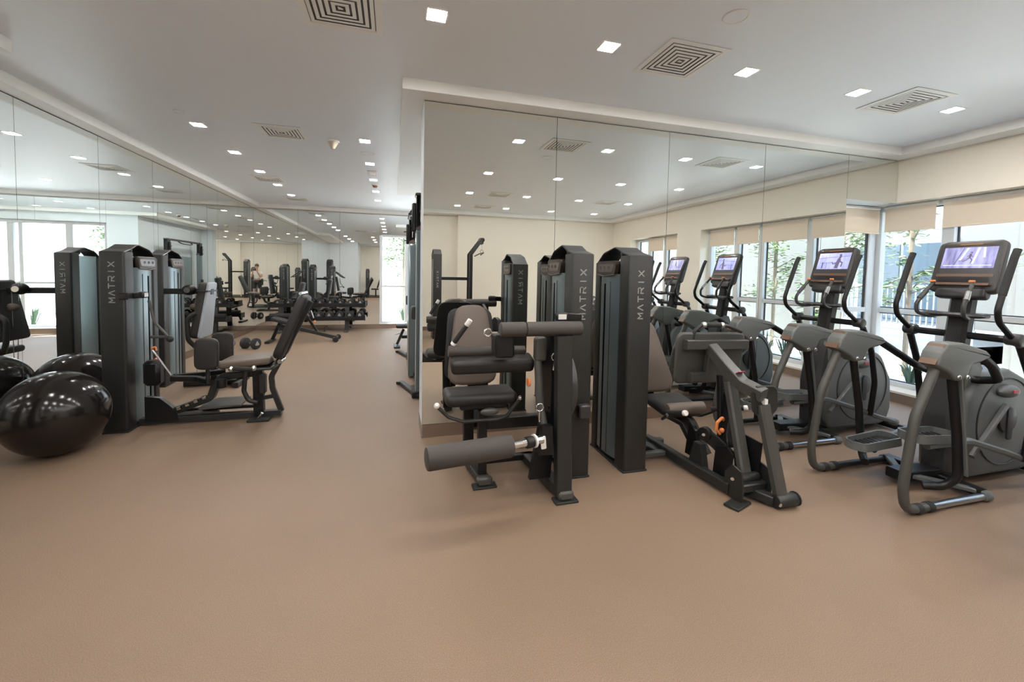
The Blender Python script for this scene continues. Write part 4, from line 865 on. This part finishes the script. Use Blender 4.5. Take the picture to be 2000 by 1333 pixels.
# ------------------------------------------------------------------ machines behind the camera, seen in the mirrors
t = Thing('lat_pulldown', 'tall black lat pulldown with an angled top arm, seen in the mirror', 'gym machine', (1.4, -2.2, 0))
tower(t, .86, 1.05, -2.45, -1.95, -1, Ht=1.98, letters=True)
for y in (-2.28, -1.98): t.part('upright', MB().beam([(1.72, y, .03), (1.72, y, 1.95), (1.98, y + (.06 if y < -2.1 else -.06), 2.30)], .07, .09, (0, 1, 0), .05), 'black')
t.part('cross_beam', MB().beam([(1.0, -2.15, 1.38), (1.72, -2.15, 1.38)], .06, .07), 'black'); t.part('top_head', MB().box((1.99, -2.13, 2.30), (.12, .2, .09), None, .02), 'black')
t.part('pulley', MB().cyl((1.99, -2.16, 2.24), (1.99, -2.1, 2.24), .05, 18), 'shelld'); t.part('cable', MB().cyl((2.0, -2.13, 2.2), (2.0, -2.13, 2.05), .005, 6), 'steel')
t.part('pulldown_bar', MB().tube([(1.90, -2.5, 1.93), (2.0, -2.35, 1.99), (2.0, -1.9, 1.99), (1.90, -1.75, 1.93)], .013, 8, .05), 'frame'); t.part('yoke', MB().ring((2.0, -2.13, 2.03), (0, 1, 0), .035, .006, 14, 6), 'chrome')
t.part('seat', MB().rpad((1.95, -2.13, .50), (1, 0, 0), (0, 1, 0), .36, .34, .08, .05, .02), 'pad'); t.part('seat_post', MB().beam([(1.93, -2.13, .04), (1.93, -2.13, .46)], .07, .07, (1, 0, 0)), 'black'); t.part('base_rail', MB().beam([(1.0, -2.13, .04), (2.2, -2.13, .04)], .08, .06), 'frame')
t.part('thigh_roller', MB().cyl((1.85, -2.4, .78), (1.85, -1.86, .78), .055, 18, ch=.01), 'foam')
t = Thing('row_machine', 'low black seated row machine with its own tower beside the lat pulldown', 'gym machine', (.3, -1.6, 0))
tower(t, .40, .58, -2.0, -1.5, -1, Ht=1.58)
t.part('seat', MB().rpad((-.1, -1.75, .48), (1, 0, 0), (0, 1, 0), .36, .34, .08, .05, .02), 'pad'); t.part('seat_post', MB().beam([(-.1, -1.75, .04), (-.1, -1.75, .44)], .07, .07, (1, 0, 0)), 'black'); t.part('chest_pad', MB().rpad((.12, -1.75, .86), (0, 1, 0), (0, 0, 1), .22, .34, .07, .05, .02), 'pad'); t.part('chest_post', MB().beam([(.16, -1.75, .06), (.17, -1.75, .85)], .05, .05, (1, 0, 0)), 'black')
t.part('base_rail', MB().beam([(-.3, -1.75, .04), (.45, -1.75, .04)], .08, .06), 'frame'); t.part('handle', MB().tube([(.3, -1.98, .95), (.1, -1.98, .95), (-.05, -1.98, .9)], .014, 8, .04), 'rubber'); t.part('handle', MB().tube([(.3, -1.52, .95), (.1, -1.52, .95), (-.05, -1.52, .9)], .014, 8, .04), 'rubber')
t = Thing('shoulder_press_machine', 'very tall grey tower machine with a slanted seat, seen only in the far mirror', 'gym machine', (-2.4, 2.6, 0))
tower(t, -2.55, -2.33, 2.35, 2.95, 1, Ht=1.96)
t.part('seat', MB().rpad((-1.95, 2.4, .50), (1, 0, 0), (0, 1, 0), .36, .36, .08, .05, .02), 'pad'); t.part('backrest', MB().rpad((-2.15, 2.4, .92), (0, 1, 0), (-.15, 0, 1), .32, .66, .08, .05, .02, .26), 'pad'); t.part('seat_post', MB().beam([(-2.0, 2.4, .04), (-2.0, 2.4, .46)], .07, .07, (1, 0, 0)), 'black')
t.part('base_rail', MB().beam([(-2.4, 2.5, .04), (-1.75, 2.4, .04)], .08, .06), 'frame')
for s in (-1, 1): t.part('press_arm', MB().tube([(-2.35, 2.45, 1.5), (-2.2, 2.4 + s * .3, 1.45), (-1.95, 2.4 + s * .32, 1.25), (-1.85, 2.4 + s * .2, 1.2)], .022, 10, .06), 'black')
t.o.location.x -= .35
t = Thing('leg_machine', 'grey-backed seat and tower against the rear wall, seen only in the far mirror', 'gym machine', (-1.3, -2.4, 0))
tower(t, -1.55, -1.36, -2.75, -2.25, 1, Ht=1.6)
t.part('seat', MB().rpad((-1.05, -2.4, .5), (1, 0, 0), (0, 1, 0), .4, .36, .08, .05, .02), 'pad'); t.part('backrest', MB().rpad((-.82, -2.4, .88), (0, 1, 0), (.3, 0, 1), .34, .66, .08, .05, .02), 'pad'); t.part('seat_post', MB().beam([(-1.0, -2.4, .04), (-1.0, -2.4, .46)], .07, .07, (1, 0, 0)), 'black'); t.part('base_rail', MB().beam([(-1.4, -2.4, .04), (-.7, -2.4, .04)], .08, .06), 'frame')
# ------------------------------------------------------------------ the person taking the picture, seen in the corner of the mirrors
MT['skin'] = mat('skin', (.50, .30, .21), .55); MT['tee'] = mat('white cotton', (.80, .79, .77), .85, bump=(12, .4, .01)); MT['shorts'] = mat('black cotton', (.015, .015, .018), .85); MT['hair'] = mat('dark hair', (.012, .009, .008), .6)
def skinned(name, vs, es, rs, m, root=0, sub=2, parent=None, base=(0, 0, 0)):
    base = V(base); me = bpy.data.meshes.new(name); me.from_pydata([V(v) - base for v in vs], es, []); o = bpy.data.objects.new(name + '_src', me); COL.objects.link(o)
    sm = o.modifiers.new('s', 'SKIN'); sm.use_smooth_shade = True; sm.branch_smoothing = .3
    for i, r in enumerate(rs):
        d = me.skin_vertices[0].data[i]; d.radius = r if isinstance(r, tuple) else (r, r); d.use_root = (i == root)
    ss = o.modifiers.new('u', 'SUBSURF'); ss.levels = sub; ss.render_levels = sub
    dg = bpy.context.evaluated_depsgraph_get(); dg.update(); nm = bpy.data.meshes.new_from_object(o.evaluated_get(dg)); nm.name = name
    bpy.data.objects.remove(o); nm.materials.clear(); nm.materials.append(MT[m]); nm.polygons.foreach_set('use_smooth', [True] * len(nm.polygons))
    q = bpy.data.objects.new(name, nm); COL.objects.link(q); q.parent = parent; return q
pb = V((0, -.46, 0)); t = Thing('person', 'person in a white T-shirt and black shorts photographing with a raised phone', 'person', pb)
v = [(0, 0, .98), (0, 0, 1.16), (0, -.01, 1.34), (0, 0, 1.45), (0, .01, 1.53), (0, .02, 1.60), (0, .03, 1.68), (0, .02, 1.74),
     (-.10, 0, .93), (-.12, .01, .70), (-.13, .0, .50), (-.14, -.02, .28), (-.14, -.03, .09), (-.15, .10, .03),
     (.10, 0, .93), (.12, .01, .70), (.13, .0, .50), (.14, -.02, .28), (.14, -.03, .09), (.15, .10, .03),
     (-.17, 0, 1.40), (-.24, .08, 1.20), (-.20, .14, 1.13), (-.12, .28, 1.34), (-.085, .345, 1.45),
     (.17, 0, 1.40), (.24, .08, 1.20), (.20, .14, 1.13), (.12, .28, 1.34), (.085, .345, 1.45)]
ed = [(0, 1), (1, 2), (2, 3), (3, 4), (4, 5), (5, 6), (6, 7), (0, 8), (8, 9), (9, 10), (10, 11), (11, 12), (12, 13), (0, 14), (14, 15), (15, 16), (16, 17), (17, 18), (18, 19),
      (2, 20), (20, 21), (21, 22), (22, 23), (23, 24), (2, 25), (25, 26), (26, 27), (27, 28), (28, 29)]
rr = [(.14, .11), (.125, .10), (.15, .10), (.075, .07), (.052, .055), (.07, .08), (.075, .095), (.055, .07)] + [.085, .078, .058, .05, .038, .036] * 2 + [.058, .046, .042, .036, .026] * 2
body = skinned('body', [V(q) + pb for q in v], ed, rr, 'skin', 0, 2, t.o, pb)
tv = [(0, 0, 1.0), (0, 0, 1.16), (0, -.01, 1.34), (0, 0, 1.42), (-.17, 0, 1.405), (-.225, .055, 1.25), (.17, 0, 1.405), (.225, .055, 1.25)]
skinned('tshirt', [V(q) + pb for q in tv], [(0, 1), (1, 2), (2, 3), (2, 4), (4, 5), (2, 6), (6, 7)], [(.17, .135), (.155, .125), (.165, .12), (.09, .08), (.078, .078), (.072, .072), (.078, .078), (.072, .072)], 'tee', 0, 2, t.o, pb)
sv = [(0, 0, .99), (-.105, 0, .90), (-.125, .01, .70), (-.13, .005, .52), (.105, 0, .90), (.125, .01, .70), (.13, .005, .52)]
skinned('shorts', [V(q) + pb for q in sv], [(0, 1), (1, 2), (2, 3), (0, 4), (4, 5), (5, 6)], [(.155, .125), .11, .10, .09, .11, .10, .09], 'shorts', 0, 2, t.o, pb)
m = MB().ball(pb + V((0, .005, 1.715)), .098, 20, 12, (.92, 1.1, .95)); hair = t.part('hair', m, 'hair')
for s in (-1, 1):
    t.part('ear', MB().ball(pb + V((s * .088, .02, 1.645)), .026, 10, 6, (.4, .7, 1.2)), 'skin'); t.part('eye', MB().ball(pb + V((s * .032, .118, 1.655)), .011, 8, 6), 'hair')
    t.part('shoe', MB().ball(pb + V((s * .148, .05, .045)), .06, 14, 8, (.85, 2.3, .75)), 'white')
    h = V((s * .062, .385, 1.50)) + pb
    t.part('hand', MB().rpad(h + V((s * .018, -.012, -.03)), (1, 0, 0), (0, .3, 1), .05, .09, .03, .015, .012), 'skin')
    for k in range(4): t.part('finger', MB().tube([h + V((s * .03, -.012, -.005 + .018 * k)), h + V((s * .034, .012, -.003 + .018 * k)), h + V((s * .004, .028, -.003 + .018 * k))], .0075, 7, .012), 'skin')
    t.part('thumb', MB().tube([h + V((s * .02, -.03, -.03)), h + V((s * .004, -.026, -.0)), h + V((-s * .012, -.012, .015))], .009, 7, .01), 'skin')
t.part('nose', MB().ball(pb + V((0, .135, 1.63)), .016, 8, 6, (.8, 1, 1.4)), 'skin'); t.part('mouth', MB().ball(pb + V((0, .118, 1.59)), .02, 8, 6, (1.2, .4, .35)), 'bronze')
single('phone', MB().rpad((0, -.045, 1.50), (1, 0, 0), (0, 0, 1), .15, .075, .009, .012, .003), 'black', 'black phone held sideways at face height', 'phone', (0, -.058, 1.5))
# ------------------------------------------------------------------ outside
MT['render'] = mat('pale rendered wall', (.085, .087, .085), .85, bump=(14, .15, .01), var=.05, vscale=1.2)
MT['paving'] = mat('pale paving', (.75, .73, .70), .8, var=.08, vscale=3); MT['soil'] = mat('soil paled for bounce', (.60, .58, .53), .95, var=.15, vscale=9, bump=(30, .6, .03))  # bed soil made pale to bounce daylight up to the ceiling
MT['leafA'] = mat('fresh green leaf', (.065, .12, .028), .55, var=.35, vscale=2.5); MT['leafB'] = mat('blue green blade', (.055, .095, .05), .5, var=.35, vscale=4); MT['bark'] = mat('grey bark', (.20, .16, .12), .9, bump=(40, .5, .01))
MT['railw'] = mat('pale blue painted rail', (.12, .15, .18), .5); MT['doorg'] = mat('dark door glass', (.03, .045, .06), .08, spec=.8)
for k in ('leafA', 'leafB'):
    p = MT[k].node_tree.nodes['Principled BSDF']; p.inputs['Transmission Weight'].default_value = 0
    p.inputs['Subsurface Weight'].default_value = 0
struct('ground_outside', MB().bx(6.5, 22, -18, 22, -.35, -.12).bx(-8, 6.5, 12.0, 24, -.35, -.12).bx(6.35, 6.5, -12, 22, -.35, -.12), 'paving')
struct('planting_bed', MB().bx(6.5, 8.7, -6, 9, -.12, .02), 'soil'); struct('planting_bed', MB().bx(-3, 4, 12.1, 13.6, -.12, .02), 'soil')
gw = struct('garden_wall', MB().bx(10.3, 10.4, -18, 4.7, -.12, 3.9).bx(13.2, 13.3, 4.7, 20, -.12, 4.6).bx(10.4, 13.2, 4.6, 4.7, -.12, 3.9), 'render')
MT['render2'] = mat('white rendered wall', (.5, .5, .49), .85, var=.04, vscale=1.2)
gw2 = struct('garden_wall_far', MB().bx(-6, 9, 17.5, 17.6, -.12, 4.2), 'render2')
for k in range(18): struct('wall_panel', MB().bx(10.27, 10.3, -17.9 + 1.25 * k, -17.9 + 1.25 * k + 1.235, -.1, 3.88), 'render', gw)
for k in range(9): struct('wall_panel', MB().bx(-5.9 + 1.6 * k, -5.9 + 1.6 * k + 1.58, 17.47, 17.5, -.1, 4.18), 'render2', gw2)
struct('wall_coping', MB().bx(10.22, 10.45, -18, 4.75, 3.9, 3.98), 'stone', gw)
t = Thing('terrace_door', 'dark glazed door with a pale frame on the house across the garden', 'door', (13.1, 7.9, 0))
t.part('frame', MB().bx(13.12, 13.2, 6.9, 9.2, 0.42, 2.6).bx(13.06, 13.2, 6.9, 6.98, .42, 2.6), 'railw'); t.part('glass_leaf', MB().bx(13.08, 13.12, 7.0, 8.0, .5, 2.5), 'doorg'); t.part('glass_leaf', MB().bx(13.08, 13.12, 8.08, 9.1, .5, 2.5), 'doorg')
t = Thing('terrace', 'pale timber terrace with steps across the garden', 'terrace', (11.8, 8, -.12))
for k in range(3): t.part('step', MB().bx(10.9 - .25 * k, 13.0, 5.4, 10.5, -.12 + .0, .42 - .18 * k), 'railw')
t = Thing('terrace_railing', 'pale blue railing of upright balusters on the terrace', 'railing', (10.95, 7.6, .42))
t.part('top_rail', MB().bx(10.92, 10.98, 5.4, 10.4, 1.38, 1.44), 'railw'); t.part('bottom_rail', MB().bx(10.93, 10.97, 5.4, 10.4, .52, .56), 'railw')
for k in range(46): t.part('baluster', MB().bx(10.935, 10.965, 5.42 + k * .108, 5.445 + k * .108, .56, 1.38), 'railw')
def blades(x, y, z, n, h, label, nm='spiky_plant', mt='leafB', group='spiky plants in the bed outside the windows'):
    m = MB()
    for k in range(n):
        a = random.uniform(0, 2 * PI); l = h * random.uniform(.6, 1.1); sp = random.uniform(.25, .75); d = V((math.cos(a), math.sin(a), 0)); s = V((-d.y, d.x, 0)) * .012
        p0 = V((x, y, z)) + d * .02; p1 = p0 + d * l * sp * .45 + V((0, 0, l * .65)); p2 = p0 + d * l * sp + V((0, 0, l * .85))
        m.add([p0 - s, p0 + s, p1 + s * 1.1, p1 - s * 1.1, p2, p0 + V((0, 0, .004))], [(0, 1, 2, 3), (3, 2, 4)])
    o = single(nm, m, mt, label, 'plant', (x, y, z), group); return o
LB = ['clump of spiky green leaves outside the window, %s' % s for s in ('by the corner post', 'just right of the corner post', 'left of the nearest elliptical mast', 'behind the nearest elliptical mast', 'at the right photo edge', 'opposite the mirror end')]
for (x, y), lb in zip([(6.85, 4.6), (7.0, 4.1), (6.8, 3.6), (6.95, 3.1), (6.85, 2.6), (7.2, 5.2)], LB): blades(x, y, .02, 34, .5, lb)
for i, y in enumerate((2.1, 1.6, 1.1, .5, -.6, -1.2, -1.8)): blades(6.9 + .1 * (i % 3), y - (.55 if i == 6 else .1 if i == 5 else 0), .02, 30, .5, 'clump of spiky leaves in the bed seen in the mirror, %s from the corner post' % ['sixth', 'seventh', 'eighth', 'ninth', 'tenth', 'eleventh', 'twelfth'][i])
for i, x in enumerate((-.45, .3, 1.0, 1.7, 2.4)): blades(x, 12.6 + .12 * (i % 2), .02, 34, .6, 'clump of spiky leaves outside the far window, %s from the left' % ['first', 'second', 'third', 'fourth', 'fifth'][i], group='spiky plants outside the far window')
def tree(x, y, h, n, R, label, lean=(0, 0), ls=.075, z0=None):
    t = Thing('tree', label, 'tree', (x, y, 0), None); top = V((x + lean[0], y + lean[1], h))
    t.part('trunk', MB().tube([(x, y, -.02), (x + lean[0] * .3, y + lean[1] * .4, h * .35), (x + lean[0] * .8, y + lean[1] * .7, h * .7), top], .035, 8, .3), 'bark')
    br = []
    for k in range(11):
        a = k * 2.4; b0 = V((x, y, 0)).lerp(top, random.uniform(.4, .95)); b0.z = h * random.uniform(.4, .95); e = b0 + V((math.cos(a) * R * random.uniform(.6, 1), math.sin(a) * R * random.uniform(.6, 1), random.uniform(-.05, .45)))
        br.append((b0, e)); t.part('branch', MB().tube([b0, (b0 + e) / 2 + V((0, 0, .08)), e], .011, 5), 'bark')
    m = MB()
    for k in range(n):
        b0, e = random.choice(br); f = random.uniform(.25, 1.08); c = b0.lerp(e, f) + V([random.gauss(0, R * .13) for _ in range(3)])
        a = random.uniform(0, 2 * PI); u = V((math.cos(a), math.sin(a), random.uniform(-.5, .3))).normalized() * ls * random.uniform(.6, 1.2); w = u.cross(V((random.uniform(-.5, .5), random.uniform(-.5, .5), 1))).normalized() * ls * .32
        m.add([c - u, c + w, c + u, c - w], [(0, 1, 2, 3)])
    f = t.part('foliage', m, 'leafA', smooth=False); f['kind'] = 'stuff'
tree(8.2, 6.0, 2.6, 1300, .85, 'small leafy tree outside by the corner post, before the terrace'); tree(8.5, 2.9, 2.7, 1000, .85, 'leafy tree outside behind the nearest elliptical console')
tree(8.1, .3, 2.7, 1100, .8, 'leafy garden tree outside the middle east windows, seen in the mirror'); tree(8.0, -1.9, 2.8, 1200, .8, 'leafy garden tree outside the small window, seen in the mirror')
tree(.3, 13.9, 3.0, 1500, 1.0, 'leafy tree whose crown fills the top of the far window', ls=.085); tree(7.7, 4.6, 2.4, 350, .42, 'thin sapling outside just right of the corner post')
tree(7.6, 1.6, 1.3, 400, .42, 'low bushy shrub outside the right-hand window')
